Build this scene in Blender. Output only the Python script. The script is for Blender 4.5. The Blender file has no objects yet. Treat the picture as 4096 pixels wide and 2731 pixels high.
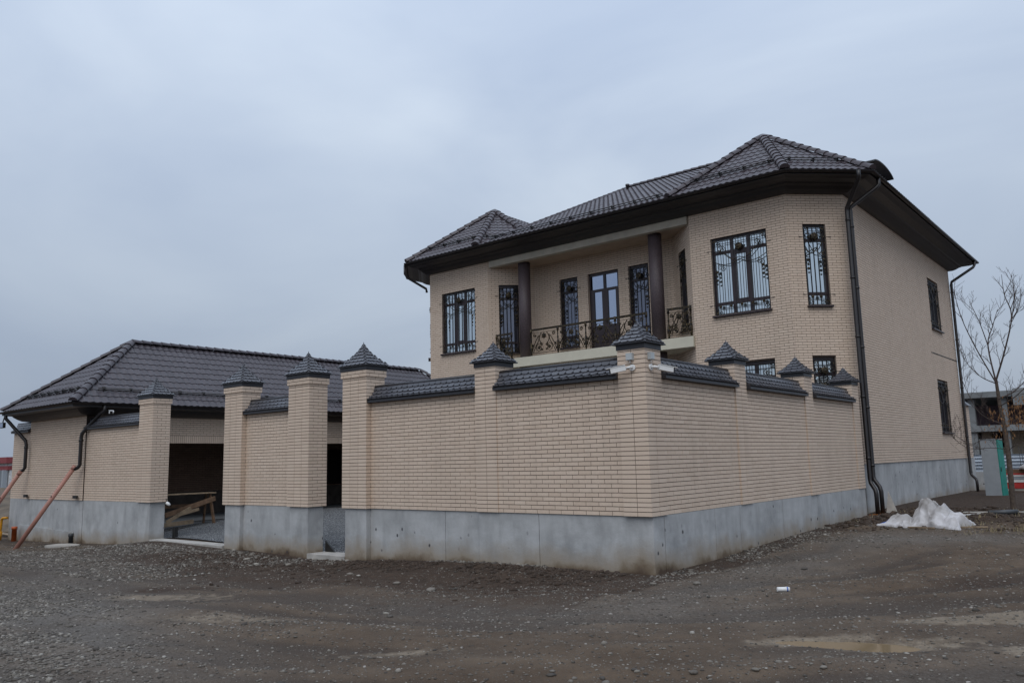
import bpy, math, random
import numpy as np
from mathutils import Vector, Matrix

random.seed(7)
RNG = np.random.default_rng(7)
R = math.radians
SC = bpy.context.scene
COL = SC.collection

# ------------------------------------------------------------------ camera
CAM = np.array([6.8616, -11.8918, 0.9657])
YAW, PITCH, ROLL = -0.6861, 0.1456, -0.0237
FPX = 3243.76                                   # focal length in pixels of a 4096 wide picture
FW = np.array([math.sin(YAW)*math.cos(PITCH), math.cos(YAW)*math.cos(PITCH), math.sin(PITCH)])
R0 = np.array([math.cos(YAW), -math.sin(YAW), 0.0]); U0 = np.cross(R0, FW)
RT = R0*math.cos(ROLL)+U0*math.sin(ROLL); UP = -R0*math.sin(ROLL)+U0*math.cos(ROLL)
cd = bpy.data.cameras.new('camera'); cam = bpy.data.objects.new('camera', cd); COL.objects.link(cam)
cd.sensor_width = 36; cd.lens = FPX/4096*36; cd.clip_end = 2000; cd.clip_start = .1
cam.matrix_world = Matrix(((RT[0], UP[0], -FW[0], CAM[0]), (RT[1], UP[1], -FW[1], CAM[1]), (RT[2], UP[2], -FW[2], CAM[2]), (0, 0, 0, 1)))
SC.camera = cam

# ------------------------------------------------------------------ sky, sun, exposure
SUN_EL, SUN_AZ = R(52), R(150)                  # azimuth from +Y clockwise
w = bpy.data.worlds.new('World'); SC.world = w; w.use_nodes = True
nt = w.node_tree; nt.nodes.clear(); N = nt.nodes.new; L = nt.links.new
out = N('ShaderNodeOutputWorld'); bg = N('ShaderNodeBackground'); bg.inputs['Strength'].default_value = .1
sky = N('ShaderNodeTexSky'); sky.sky_type = 'NISHITA'; sky.sun_disc = False
sky.sun_elevation = SUN_EL; sky.sun_rotation = SUN_AZ; sky.air_density = 1.5; sky.dust_density = 4
tc = N('ShaderNodeTexCoord'); sep = N('ShaderNodeSeparateXYZ'); L(tc.outputs['Generated'], sep.inputs[0])
mr = N('ShaderNodeMapRange'); mr.inputs['From Min'].default_value = -.05; mr.inputs['From Max'].default_value = 1
mr.inputs['To Min'].default_value = 3.8; mr.inputs['To Max'].default_value = 10.8; L(sep.outputs['Z'], mr.inputs['Value'])
mp = N('ShaderNodeMapping'); mp.inputs['Scale'].default_value = (1, 1, 2.2); mp.inputs['Location'].default_value = (.35, .1, .2)
L(tc.outputs['Generated'], mp.inputs['Vector'])
cl = N('ShaderNodeTexNoise'); cl.inputs['Scale'].default_value = 1.7; cl.inputs['Detail'].default_value = 5; cl.inputs['Roughness'].default_value = .48; cl.inputs['Distortion'].default_value = .5
L(mp.outputs[0], cl.inputs['Vector'])
cr = N('ShaderNodeValToRGB'); cr.color_ramp.elements[0].position = .3; cr.color_ramp.elements[0].color = (.65, .795, 1.06, 1)
cr.color_ramp.elements[1].position = .72; cr.color_ramp.elements[1].color = (1.04, 1.18, 1.37, 1)
L(cl.outputs['Fac'], cr.inputs[0])
vm = N('ShaderNodeVectorMath'); vm.operation = 'SCALE'; L(cr.outputs[0], vm.inputs[0]); L(mr.outputs[0], vm.inputs['Scale'])
mx = N('ShaderNodeMix'); mx.data_type = 'RGBA'; mx.inputs['Factor'].default_value = .9
L(sky.outputs[0], mx.inputs['A']); L(vm.outputs[0], mx.inputs['B']); L(mx.outputs['Result'], bg.inputs['Color']); L(bg.outputs[0], out.inputs['Surface'])
sl = bpy.data.lights.new('sun', 'SUN'); sl.energy = 1.1; sl.angle = R(50); sl.color = (1, .96, .9)
sun = bpy.data.objects.new('sun', sl); COL.objects.link(sun)
sdir = Vector((math.sin(SUN_AZ)*math.cos(SUN_EL), math.cos(SUN_AZ)*math.cos(SUN_EL), math.sin(SUN_EL)))
sun.rotation_euler = sdir.to_track_quat('Z', 'Y').to_euler(); sun.location = (8, -20, 30)
vs = SC.view_settings; vs.view_transform = 'Standard'; vs.look = 'None'; vs.exposure = 0; vs.gamma = 1; vs.use_curve_mapping = False

# ------------------------------------------------------------------ helpers
def proj(P):
    d = np.asarray(P, float)-CAM; z = d@FW
    return np.stack([2048+FPX*(d@RT)/z, 1365.5-FPX*(d@UP)/z, z], -1)

class MB:
    """collects faces; build() links them as one mesh object"""
    def __init__(s): s.v = []; s.f = []; s.m = []; s.sm = []
    def add(s, vs, fs, mi=0, sm=False):
        b = len(s.v); s.v.extend([tuple(map(float, q)) for q in vs])
        for f in fs: s.f.append([b+i for i in f]); s.m.append(mi); s.sm.append(sm)
        return s
    def quad(s, a, b, c, d, mi=0): return s.add((a, b, c, d), ((0, 1, 2, 3),), mi)
    def box(s, p, q, mi=0):
        (x0, y0, z0), (x1, y1, z1) = p, q
        v = [(x, y, z) for z in (z0, z1) for y in (y0, y1) for x in (x0, x1)]
        return s.add(v, ((0, 2, 3, 1), (4, 5, 7, 6), (0, 1, 5, 4), (2, 6, 7, 3), (0, 4, 6, 2), (1, 3, 7, 5)), mi)
    def obox(s, c, u, n, lu, ln, z0, z1, mi=0):
        """upright box: centre c(2D), along u by lu, along n by ln"""
        u = np.array(u[:2]); n = np.array(n[:2]); c = np.array(c[:2])
        pts = [c+u*a*lu/2+n*b*ln/2 for b in (-1, 1) for a in (-1, 1)]
        v = [(p[0], p[1], z) for z in (z0, z1) for p in pts]
        return s.add(v, ((0, 2, 3, 1), (4, 5, 7, 6), (0, 1, 5, 4), (2, 6, 7, 3), (0, 4, 6, 2), (1, 3, 7, 5)), mi)
    def bar(s, a, b, w, h, mi=0, up=(0, 0, 1)):
        """square bar from a to b"""
        a = Vector(a); b = Vector(b); d = (b-a).normalized(); up = Vector(up)
        if abs(d.dot(up)) > .98: up = Vector((0, 1, 0))
        x = d.cross(up).normalized(); y = x.cross(d).normalized()
        v = [p+x*i*w/2+y*j*h/2 for p in (a, b) for i, j in ((-1, -1), (1, -1), (1, 1), (-1, 1))]
        return s.add(v, ((3, 2, 1, 0), (4, 5, 6, 7), (0, 1, 5, 4), (1, 2, 6, 5), (2, 3, 7, 6), (3, 0, 4, 7)), mi)
    def tube(s, pts, r, n=8, mi=0, caps=True):
        P = [Vector(p) for p in pts]; k = len(P)
        rr = r if isinstance(r, (list, tuple, np.ndarray)) else [r]*k
        ref = None; b = len(s.v)
        for i in range(k):
            d = (P[min(i+1, k-1)]-P[max(i-1, 0)]).normalized()
            if ref is None:
                ref = Vector((0, 0, 1)) if abs(d.z) < .9 else Vector((1, 0, 0))
            x = (ref-d*ref.dot(d)).normalized(); y = d.cross(x); ref = x
            for j in range(n):
                a = 2*math.pi*j/n; s.v.append(tuple(P[i]+(x*math.cos(a)+y*math.sin(a))*float(rr[i])))
        for i in range(k-1):
            for j in range(n):
                s.f.append([b+i*n+j, b+i*n+(j+1) % n, b+(i+1)*n+(j+1) % n, b+(i+1)*n+j]); s.m.append(mi); s.sm.append(True)
        if caps:
            s.f.append([b+j for j in range(n)][::-1]); s.m.append(mi); s.sm.append(False)
            s.f.append([b+(k-1)*n+j for j in range(n)]); s.m.append(mi); s.sm.append(False)
        return s
    def lathe(s, c, prof, n=16, mi=0):
        """profile of (radius, z) round a vertical axis at c"""
        b = len(s.v)
        for r, z in prof:
            for j in range(n):
                a = 2*math.pi*j/n; s.v.append((c[0]+r*math.cos(a), c[1]+r*math.sin(a), c[2]+z))
        for i in range(len(prof)-1):
            for j in range(n):
                s.f.append([b+i*n+j, b+i*n+(j+1) % n, b+(i+1)*n+(j+1) % n, b+(i+1)*n+j]); s.m.append(mi); s.sm.append(True)
        s.f.append([b+j for j in range(n)][::-1]); s.m.append(mi); s.sm.append(False)
        s.f.append([b+(len(prof)-1)*n+j for j in range(n)]); s.m.append(mi); s.sm.append(False)
        return s
    def poly(s, pts, mi=0): return s.add(pts, (tuple(range(len(pts))),), mi)
    def prism(s, pts, off, mi=0):
        """polygon swept by vector off"""
        k = len(pts); o = np.array(off, float); top = [np.array(p, float)+o for p in pts]
        fs = [tuple(range(k))[::-1], tuple(range(k, 2*k))]+[(i, (i+1) % k, k+(i+1) % k, k+i) for i in range(k)]
        return s.add(list(pts)+top, fs, mi)
    def mesh(s, name, mats):
        me = bpy.data.meshes.new(name); me.from_pydata(s.v, [], s.f)
        for m in (mats if isinstance(mats, (list, tuple)) else [mats]): me.materials.append(m)
        me.polygons.foreach_set('material_index', s.m); me.polygons.foreach_set('use_smooth', s.sm); me.update()
        return me
    def build(s, name, mats, parent=None, **kw):
        return link(name, s.mesh(name, mats), parent, **kw)

WM = {}
def link(name, data, parent=None, matrix=None, kind=None, label=None, cat=None, group=None):
    o = bpy.data.objects.new(name, data); COL.objects.link(o)
    m = matrix if matrix is not None else Matrix()
    if parent is not None:
        o.parent = parent; o.matrix_parent_inverse = WM[parent.name].inverted()
    o.matrix_basis = m; WM[o.name] = m
    if kind: o['kind'] = kind
    if label: o['label'] = label
    if cat: o['category'] = cat
    if group: o['group'] = group
    return o
def thing(name, label, cat, loc=(0, 0, 0), group=None):
    return link(name, None, None, Matrix.Translation(loc), None, label, cat, group)

class Field:
    """many alike pieces of one thing: those that show largest become objects, the rest one 'stuff' part"""
    def __init__(s, name, rest, owner, mat, limit=300): s.name, s.rest, s.owner, s.mat, s.limit = name, rest, owner, mat, limit; s.it = []; s.base = {}
    def put(s, part, mesh_key, mb, M, ok=True): s.base.setdefault(mesh_key, mb); s.it.append((part, mesh_key, M, ok))
    def finish(s):
        sc = []
        for i, (part, key, M, ok) in enumerate(s.it):
            M_ = np.array(M); c = M_[:3, 3]; q = proj(c)
            vis = ok and q[2] > 1 and 0 < q[0] < 4096 and 0 < q[1] < 2731
            nrm = M_[:3, 2]; nrm = nrm/np.linalg.norm(nrm); d = CAM-c; dist = np.linalg.norm(d); face = float(nrm@d)/dist
            area = np.linalg.norm(M_[:3, 0])*np.linalg.norm(M_[:3, 1])*face/dist**2
            sc.append(area if (vis and face > .02) else -1)
        order = np.argsort(-np.array(sc)); pick = set(int(i) for i in order[:s.limit] if sc[i] > 0)
        me = {k: mb.mesh(s.name, s.mat) for k, mb in s.base.items()}
        rest = MB()
        arr = {k: (np.array(mb.v), mb.f, mb.m, mb.sm) for k, mb in s.base.items()}
        for i, (part, key, M, ok) in enumerate(s.it):
            if i in pick: link(s.name, me[key], part, M)
            else:
                v, f, m, sm = arr[key]; M_ = np.array(M); v2 = v@M_[:3, :3].T+M_[:3, 3]; b = len(rest.v)
                rest.v.extend(map(tuple, v2)); rest.f.extend([[b+j for j in q] for q in f]); rest.m.extend(m); rest.sm.extend(sm)
        if rest.v: rest.build(s.rest, s.mat, s.owner, kind='stuff')

def frame_matrix(o, x, y, z):
    return Matrix(((x[0], y[0], z[0], o[0]), (x[1], y[1], z[1], o[1]), (x[2], y[2], z[2], o[2]), (0, 0, 0, 1)))

# ------------------------------------------------------------------ materials
def mat(name, col, rough=.7, metal=0., spec=.5):
    m = bpy.data.materials.new(name); m.use_nodes = True; b = m.node_tree.nodes['Principled BSDF']
    b.inputs['Base Color'].default_value = (*col, 1); b.inputs['Roughness'].default_value = rough; b.inputs['Metallic'].default_value = metal
    b.inputs['Specular IOR Level'].default_value = spec
    return m
class G:
    """node shorthand on one material"""
    def __init__(s, m): s.t = m.node_tree; s.b = s.t.nodes['Principled BSDF']; s.pos = s.t.nodes.new('ShaderNodeNewGeometry')
    def n(s, ty, **kw):
        q = s.t.nodes.new(ty)
        for k, v in kw.items(): setattr(q, k, v)
        return q
    def l(s, a, b): s.t.links.new(a, b)
    def noise(s, scale, detail=4, rough=.55, vec=None, sc3=None, dist=0):
        q = s.n('ShaderNodeTexNoise'); q.inputs['Scale'].default_value = scale; q.inputs['Detail'].default_value = detail; q.inputs['Roughness'].default_value = rough; q.inputs['Distortion'].default_value = dist
        v = vec or s.pos.outputs['Position']
        if sc3:
            mp = s.n('ShaderNodeMapping'); mp.inputs['Scale'].default_value = sc3; s.l(v, mp.inputs[0]); v = mp.outputs[0]
        s.l(v, q.inputs['Vector']); return q.outputs['Fac']
    def ramp(s, fac, *st):
        q = s.n('ShaderNodeValToRGB'); e = q.color_ramp.elements
        while len(e) < len(st): e.new(.5)
        for i, (p, c) in enumerate(st): e[i].position = p; e[i].color = (*c, 1) if len(c) == 3 else c
        s.l(fac, q.inputs[0]); return q.outputs[0]
    def mix(s, fac, a, b, blend='MIX'):
        q = s.n('ShaderNodeMix', data_type='RGBA', blend_type=blend)
        for k, v in (('Factor', fac), ('A', a), ('B', b)):
            i = q.inputs[k]
            if isinstance(v, (int, float)): i.default_value = v
            elif isinstance(v, tuple): i.default_value = (*v, 1) if len(v) == 3 else v
            else: s.l(v, i)
        return q.outputs['Result']
    def math(s, op, a, b=0.):
        q = s.n('ShaderNodeMath', operation=op)
        for i, v in enumerate((a, b)):
            if isinstance(v, (int, float)): q.inputs[i].default_value = v
            else: s.l(v, q.inputs[i])
        return q.outputs[0]
    def col(s, c): s.l(c, s.b.inputs['Base Color'])
    def bump(s, h, st=.3, d=.01):
        q = s.n('ShaderNodeBump'); q.inputs['Strength'].default_value = st; q.inputs['Distance'].default_value = d; s.l(h, q.inputs['Height']); s.l(q.outputs[0], s.b.inputs['Normal'])
    def rnd(s):
        oi = s.n('ShaderNodeObjectInfo'); a = s.math('MULTIPLY', s.pos.outputs['Random Per Island'], 7.31); return s.math('FRACT', s.math('ADD', a, oi.outputs['Random']))
GREY = lambda v: (v, v, v)
M = {}
def simple(key, col, rough=.6, metal=0., var=.25, scale=6, spec=.5, bump=0):
    m = mat(key, col, rough, metal, spec); g = G(m)
    f = g.noise(scale, 5); lo = tuple(c*(1-var) for c in col); hi = tuple(min(1, c*(1+var)) for c in col)
    g.col(g.ramp(f, (.3, lo), (.7, hi)))
    if bump: g.bump(g.noise(scale*8, 3), bump, .004)
    M[key] = m; return m

def brick_mat(key, a, b, c):
    m = mat(key, b, .72, 0, .35); g = G(m); r = g.rnd()
    col = g.ramp(r, (0, a), (.35, b), (.75, b), (1, c))
    big = g.noise(.55, 4, .6); col = g.mix(g.ramp(big, (.42, GREY(0)), (.72, GREY(.4))), col, tuple(.86*q for q in b), 'MIX')
    fine = g.noise(70, 3); col = g.mix(.35, col, g.ramp(fine, (.3, GREY(.62)), (.7, GREY(1.0))), 'MULTIPLY')
    streak = g.noise(3, 4, .6, sc3=(1, 1, .12)); col = g.mix(g.ramp(streak, (.5, GREY(0)), (.75, GREY(.22))), col, tuple(.55*q for q in b))
    g.col(col); g.bump(fine, .15, .003); M[key] = m
brick_mat('brick', (.63, .496, .388), (.672, .536, .425), (.70, .565, .452))
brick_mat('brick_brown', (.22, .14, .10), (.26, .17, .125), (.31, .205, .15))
simple('mortar', (.028, .018, .014), .9, var=.3, scale=9)
simple('mortar_face', (.030, .019, .015), .9, var=.3, scale=9)

m = mat('concrete', (.3, .31, .32), .85, 0, .3); g = G(m)
c = g.ramp(g.noise(1.1, 6, .62), (.3, (.285, .292, .295)), (.5, (.385, .392, .395)), (.72, (.47, .476, .478)))
c = g.mix(g.ramp(g.noise(4.5, 6, .7), (.45, GREY(0)), (.68, GREY(.35))), c, (.52, .53, .54))
c = g.mix(g.ramp(g.noise(2.2, 5, .6, sc3=(1, 1, .22)), (.46, GREY(0)), (.7, GREY(.6))), c, (.235, .24, .24))
sp = g.n('ShaderNodeSeparateXYZ'); g.l(g.pos.outputs['Position'], sp.inputs[0])
dirt = g.math('ADD', g.math('MULTIPLY', g.math('SUBTRACT', sp.outputs['Z'], g.math('MULTIPLY', sp.outputs['X'], .0215)), -2.6), g.math('MULTIPLY', g.noise(1.3, 5, .6), 1.9))
c = g.mix(g.ramp(dirt, (.0, GREY(0)), (1.0, GREY(0))), c, (.2, .16, .1))
dd = g.n('ShaderNodeMapRange'); dd.inputs['From Min'].default_value = 2.15; dd.inputs['From Max'].default_value = 3.35; g.l(dirt, dd.inputs[0])
c = g.mix(dd.outputs[0], c, (.265, .21, .145))
d2 = g.n('ShaderNodeMapRange'); d2.inputs['From Min'].default_value = 3.05; d2.inputs['From Max'].default_value = 3.6; g.l(dirt, d2.inputs[0])
c = g.mix(d2.outputs[0], c, (.085, .058, .04))
vo = g.n('ShaderNodeTexVoronoi', feature='F1'); vo.inputs['Scale'].default_value = 4.2
mpv = g.n('ShaderNodeMapping'); mpv.inputs['Scale'].default_value = (1, 1, .75); g.l(g.pos.outputs['Position'], mpv.inputs[0]); g.l(mpv.outputs[0], vo.inputs['Vector'])
hole = g.ramp(g.math('ADD', vo.outputs['Distance'], g.math('MULTIPLY', g.noise(14, 3), .12)), (.13, GREY(.95)), (.20, GREY(0)))
hole = g.math('MULTIPLY', hole, g.ramp(vo.outputs['Color'], (.45, GREY(0)), (.55, GREY(1))))
c = g.mix(hole, c, (.05, .05, .055))
g.col(c); g.bump(g.math('SUBTRACT', g.noise(25, 4), g.math('MULTIPLY', hole, 1.5)), .35, .01); M['concrete'] = m

def tile_mat(key, a, b, rough, sp=.5, dirt=None):
    m = mat(key, a, rough, 0, sp); g = G(m)
    c = g.ramp(g.rnd(), (0, a), (1, b))
    c = g.mix(g.ramp(g.noise(1.6, 5), (.45, GREY(0)), (.75, GREY(.4))), c, dirt or tuple(x*.7 for x in a))
    g.col(c); g.bump(g.noise(120, 2), .08, .002)
    g.l(g.ramp(g.noise(4, 4), (.3, GREY(rough-.08)), (.7, GREY(rough+.12))), g.b.inputs['Roughness']); M[key] = m
tile_mat('roof_tile', (.048, .037, .043), (.061, .048, .055), .40)
tile_mat('garage_tile', (.050, .042, .049), (.064, .054, .062), .42)
tile_mat('shingle', (.058, .060, .072), (.085, .088, .102), .34, .6, (.055, .047, .042))
simple('roof_sheet', (.045, .04, .045), .5)
simple('trim', (.016, .0135, .0145), .45, var=.2)
simple('gutter', (.014, .0115, .012), .4, var=.15)
simple('cap_trim', (.022, .022, .027), .4, var=.2)
simple('frame', (.026, .015, .018), .4, var=.15)
simple('white', (.7, .7, .69), .5, var=.06)
simple('lens', (.01, .01, .012), .15)
simple('box_grey', (.42, .45, .46), .5, var=.05)
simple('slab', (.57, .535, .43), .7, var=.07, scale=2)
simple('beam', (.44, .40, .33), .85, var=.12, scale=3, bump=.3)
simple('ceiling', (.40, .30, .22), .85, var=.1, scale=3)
simple('granite', (.075, .055, .06), .55, var=.55, scale=45)
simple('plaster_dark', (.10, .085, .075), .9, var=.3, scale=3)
simple('wood', (.16, .095, .055), .75, var=.4, scale=5)
simple('wood_pale', (.25, .185, .12), .75, var=.35, scale=6)
simple('steel_black', (.012, .012, .012), .5)
simple('pipe_pink', (.36, .175, .135), .5, var=.15, scale=3)
simple('pipe_orange', (.42, .085, .02), .45, var=.15)
simple('pipe_grey', (.045, .05, .055), .5)
simple('gas_yellow', (.60, .27, .01), .45, var=.2)
simple('rust', (.35, .12, .02), .9, var=.5, scale=20)
simple('slab_pale', (.36, .34, .31), .85, var=.25, scale=4)
simple('blue', (.01, .09, .42), .5)
simple('red', (.42, .03, .025), .6, var=.2)
simple('cabinet_grey', (.30, .33, .36), .5, var=.06)
simple('cabinet_green', (.005, .20, .16), .5, var=.12)
simple('zinc', (.42, .47, .53), .4, .3, var=.08)
simple('far_red', (.22, .045, .05), .8)
simple('far_concrete', (.20, .21, .215), .9, var=.25, scale=.6)
simple('far_brick', (.17, .12, .14), .9, var=.2)
simple('far_beige', (.52, .44, .34), .9, var=.1)
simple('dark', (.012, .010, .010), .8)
simple('bark', (.075, .055, .042), .9, var=.4, scale=14)
simple('bark_twig', (.06, .042, .036), .85, var=.3, scale=14)
simple('dead_leaf', (.22, .11, .045), .8, var=.4, scale=30)
simple('far_white', (.6, .6, .6), .8)
simple('straw', (.25, .2, .11), .9)
m = mat('sack', (.55, .53, .53), .6); g = G(m)
c = g.ramp(g.noise(2.5, 5), (.35, (.27, .255, .245)), (.6, (.50, .49, .50))); g.col(c); g.bump(g.noise(160, 2), .15, .003); M['sack'] = m
m = mat('iron', (.012, .011, .011), .45, .5); g = G(m)
g.col(g.ramp(g.noise(18, 4), (.48, (.012, .011, .011)), (.62, (.10, .068, .028)), (.75, (.17, .12, .05)))); M['iron'] = m
m = mat('iron_gold', (.10, .07, .03), .42, .6); g = G(m)
g.col(g.ramp(g.noise(30, 4), (.45, (.014, .012, .010)), (.62, (.085, .06, .028)), (.78, (.20, .145, .07)))); M['iron_gold'] = m
simple('bar_black', (.011, .010, .011), .45, .3, var=.1)
M['glass'] = mat('glass', (.60, .66, .69), .02, .92, .5)
M['glass_dark'] = mat('glass_dark', (.16, .17, .21), .02, .8, .5)
M['glass_dim'] = mat('glass_dim', (.40, .45, .56), .02, .9, .5)
m = mat('water', (.20, .145, .085), .035, 0, .5); m.node_tree.nodes['Principled BSDF'].inputs['IOR'].default_value = 1.33; g = G(m)
g.bump(g.noise(9, 2), .02, .003); M['water'] = m

# ------------------------------------------------------------------ ground
def vnoise(x, y, s, seed=0):
    """smooth value noise in 0..1"""
    r = np.random.default_rng(seed); T = r.random((256, 256)); X = np.asarray(x)/s+1000; Y = np.asarray(y)/s+1000
    xi = np.floor(X).astype(int); yi = np.floor(Y).astype(int); fx = X-xi; fy = Y-yi; fx = fx*fx*(3-2*fx); fy = fy*fy*(3-2*fy)
    g_ = lambda a, b: T[a % 256, b % 256]
    return (g_(xi, yi)*(1-fx)+g_(xi+1, yi)*fx)*(1-fy)+(g_(xi, yi+1)*(1-fx)+g_(xi+1, yi+1)*fx)*fy
CP = np.array([(0, 0, -.94), (-2.4, 0, -.945), (-5, 0, -.995), (-7, 0, -1.1), (-9.5, 0, -1.2), (-11, 0, -1.14), (-12, 0, -1.13), (-14, 0, -1.1), (-16.7, 0, -1.07), (-17.8, 0, -1.23),
  (-19, 0, -1.31), (-23, 0, -1.42), (-27.4, 0, -1.52), (-32, 0, -1.6), (0, 2.1, -.93), (0, 5.5, -.82), (0, 10.8, -.765), (0, 13.3, -.68), (0, 19.2, -.66), (0, 25.8, -.70), (0, 32, -.7),
  (-25, -8, -1.5), (-10, -8, -1.08), (-4, -9, -.86), (0, -6, -.86), (3, -5, -.8), (6.9, -12, -.72), (12, -6, -.75), (5, -1, -.78), (3, 8, -.68), (12, 8, -.7), (5, 20, -.66), (12, 25, -.68), (2, -16, -.8), (-20, -18, -1.3),
  (-14, 3, -1.03), (-21, 5, -.97), (-21, 10.4, -.84), (-9, 3, -1.02), (-5, 5, -.97), (-13, 10, -.9), (-8, 11, -.9), (-21, 17, -.85), (-31, 15, -1.5), (-36, -4, -1.65)])
def _tps(d): d2 = d*d; return np.where(d2 > 0, .5*d2*np.log(d2+1e-12), 0)
_n = len(CP); _A = np.zeros((_n+3, _n+3)); _A[:_n, :_n] = _tps(np.hypot(CP[:, None, 0]-CP[None, :, 0], CP[:, None, 1]-CP[None, :, 1]))+np.eye(_n)*1.5
_A[:_n, _n] = 1; _A[:_n, _n+1:] = CP[:, :2]; _A[_n, :_n] = 1; _A[_n+1:, :_n] = CP[:, :2].T
_W = np.linalg.solve(_A, np.concatenate([CP[:, 2], [0, 0, 0]]))
PUD = [(3.98, -3.82, .46, .12, .42), (4.56, -3.70, .40, .16, .55)]     # puddles: x, y, half length, half width, heading
def ruts(x, y):
    """distance across and along the wheel tracks, which run along the front and sweep round the corner"""
    c = x > -2; r = np.where(c, np.hypot(x+2, y-3), 3-y); a = np.where(c, np.arctan2(x+2, 3-y)*7, x+2)
    return r+.35*np.sin(a*.35), a*.10
def gh(x, y):
    x = np.asarray(x, float); y = np.asarray(y, float); X = np.clip(x, -36, 13); Y = np.clip(y, -18, 32)
    h = _W[_n]+_W[_n+1]*X+_W[_n+2]*Y
    for i in range(_n): h = h+_W[i]*_tps(np.hypot(X-CP[i, 0], Y-CP[i, 1]))
    road = np.clip((-.25-y)/.8, 0, 1)+np.clip((x-.2)/.8, 0, 1); road = np.clip(road, 0, 1)
    for px, py, la, lb, t in PUD: road = road*(1-.95*np.exp(-((x-px)/.75)**2-((y-py)/.55)**2))
    rr, al = ruts(x, y)
    h = h+road*(.10*(vnoise(rr, al, .50, 3)-.5)+.05*(vnoise(rr, al*1.7, .21, 4)-.5)+.05*(vnoise(x, y, 1.7, 5)-.5)+.022*(vnoise(x, y, .42, 6)-.5))
    h = h+.13*np.exp(-((x-1.3)/1.0)**2-((y-9.6)/1.7)**2)*(.35+1.1*vnoise(x, y, .5, 8))+.16*np.exp(-((x-3.6)/1.2)**2-((y-9.0)/1.4)**2)*(.2+1.2*vnoise(x, y, .6, 10))*(x > .2)
    h = h-.10*np.clip((-.3-y)/1.0, 0, 1)*np.exp(-((y+2.6)/1.0)**2)*(x > -13)*(x < -1)*.35+.05*np.exp(-((y+.35)/.35)**2)*(x < -.2)*(x > -7)*(y < .1)*vnoise(x, y, .5, 14)
    for px, py, la, lb, t in PUD:
        dx, dy = x-px, y-py; u = (dx*math.cos(t)+dy*math.sin(t))/(la*1.25); v = (-dx*math.sin(t)+dy*math.cos(t))/(lb*1.6)
        h = h-.06*np.exp(-(u*u+v*v)*1.1)
    return h
def steps(lo, hi, fine, far):
    a = np.arange(lo, hi+1e-6, fine); s = fine; L_ = [a]; e = hi; up = []
    while e < far: s *= 1.35; e += s; up.append(e)
    e = lo; s = fine; dn = []
    while e > -far: s *= 1.35; e -= s; dn.append(e)
    return np.concatenate([dn[::-1], a, up])
GX = steps(-28, 8, .095, 420); GY = steps(-10.5, 14, .095, 420)
XX, YY = np.meshgrid(GX, GY, indexing='ij'); ZZ = gh(XX, YY)
nx, ny = XX.shape; idx = np.arange(nx*ny).reshape(nx, ny)
fc = np.stack([idx[:-1, :-1], idx[1:, :-1], idx[1:, 1:], idx[:-1, 1:]], -1).reshape(-1, 4)
me = bpy.data.meshes.new('ground'); V_ = np.stack([XX, YY, ZZ], -1).reshape(-1, 3)
me.vertices.add(len(V_)); me.vertices.foreach_set('co', V_.astype(np.float32).ravel())
me.loops.add(fc.size); me.loops.foreach_set('vertex_index', fc.ravel().astype(np.int32)); me.polygons.add(len(fc)); me.polygons.foreach_set('loop_start', np.arange(0, fc.size, 4, dtype=np.int32))
me.polygons.foreach_set('use_smooth', np.ones(len(fc), bool)); me.update(calc_edges=True)
x_, y_ = V_[:, 0], V_[:, 1]
def ell(cx, cy, a, b, t):
    dx, dy = x_-cx, y_-cy; u = (dx*math.cos(t)+dy*math.sin(t))/a; v = (-dx*math.sin(t)+dy*math.cos(t))/b; return np.exp(-(u*u+v*v))
rr_, al_ = ruts(x_, y_); trk = vnoise(rr_, al_, .50, 3)*.6+vnoise(rr_, al_*1.7, .21, 4)*.4
nz = vnoise(x_, y_, 1.3, 11)*.6+vnoise(x_, y_, .45, 12)*.4
soil = np.clip(np.exp(-np.clip(-y_-.5, 0, 9)/1.9)*(x_ < .6)*(x_ > -19)*1.0+np.exp(-np.abs(x_-1.0)/1.0)*(y_ > 8.0)*1.3+np.exp(-((x_-3.5)/2.5)**2)*(y_ > 8.3)*1.1+.8*ell(4.7, .8, 1.0, .5, .6)+ell(-5, -2.2, 5, .9, -.02)*.9+.8*ell(-6.6, -4.6, .8, .25, .4), 0, 1.3)
soil = np.clip(soil*(.55+.9*nz), 0, 1)
sand = np.clip(2.4*ell(5.5, -1.65, 1.1, .24, .75)+1.2*ell(4.9, -2.05, .5, .10, .7)+1.6*ell(5.9, -3.2, .6, .25, .75)+.7*ell(-5.5, -5.2, 1.6, .5, .4)+.55*ell(-2.5, -6.2, 1.4, .5, .5)+.8*ell(3.85, -3.83, .75, .22, .72)+.8*ell(4.68, -3.62, .7, .26, .7)+.45*ell(.8, -6.3, .9, .2, .65), 0, 1)*(.35+1.1*nz)
grav = np.clip(1.3*ell(-5, -7.5, 6, 1.6, -.34)+.9*ell(-16, -3, 9, 2.2, .08)+.8*ell(1.6, 2.0, 1.0, 5, -.05)+.7*ell(3.2, 5.6, 2.2, 1.0, .2)+.5*ell(.5, -3.5, 4, 1.4, .3)+.5*ell(6, -4, 2, 1, .5), 0, 1)*(.4+.9*nz)
for nm, arr in (('track', trk), ('soil', soil), ('sand', np.clip(sand, 0, 1)), ('grav', np.clip(grav, 0, 1))):
    at_ = me.attributes.new(nm, 'FLOAT', 'POINT'); at_.data.foreach_set('value', arr.astype(np.float32))
m = mat('ground', (.09, .08, .07), .92, 0, .25); g = G(m)
def attr(nm): q = g.n('ShaderNodeAttribute'); q.attribute_name = nm; return q.outputs['Fac']
n1 = g.noise(1.4, 6, .65); n2 = g.noise(28, 4, .6); n3 = g.noise(6, 5, .6)
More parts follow.
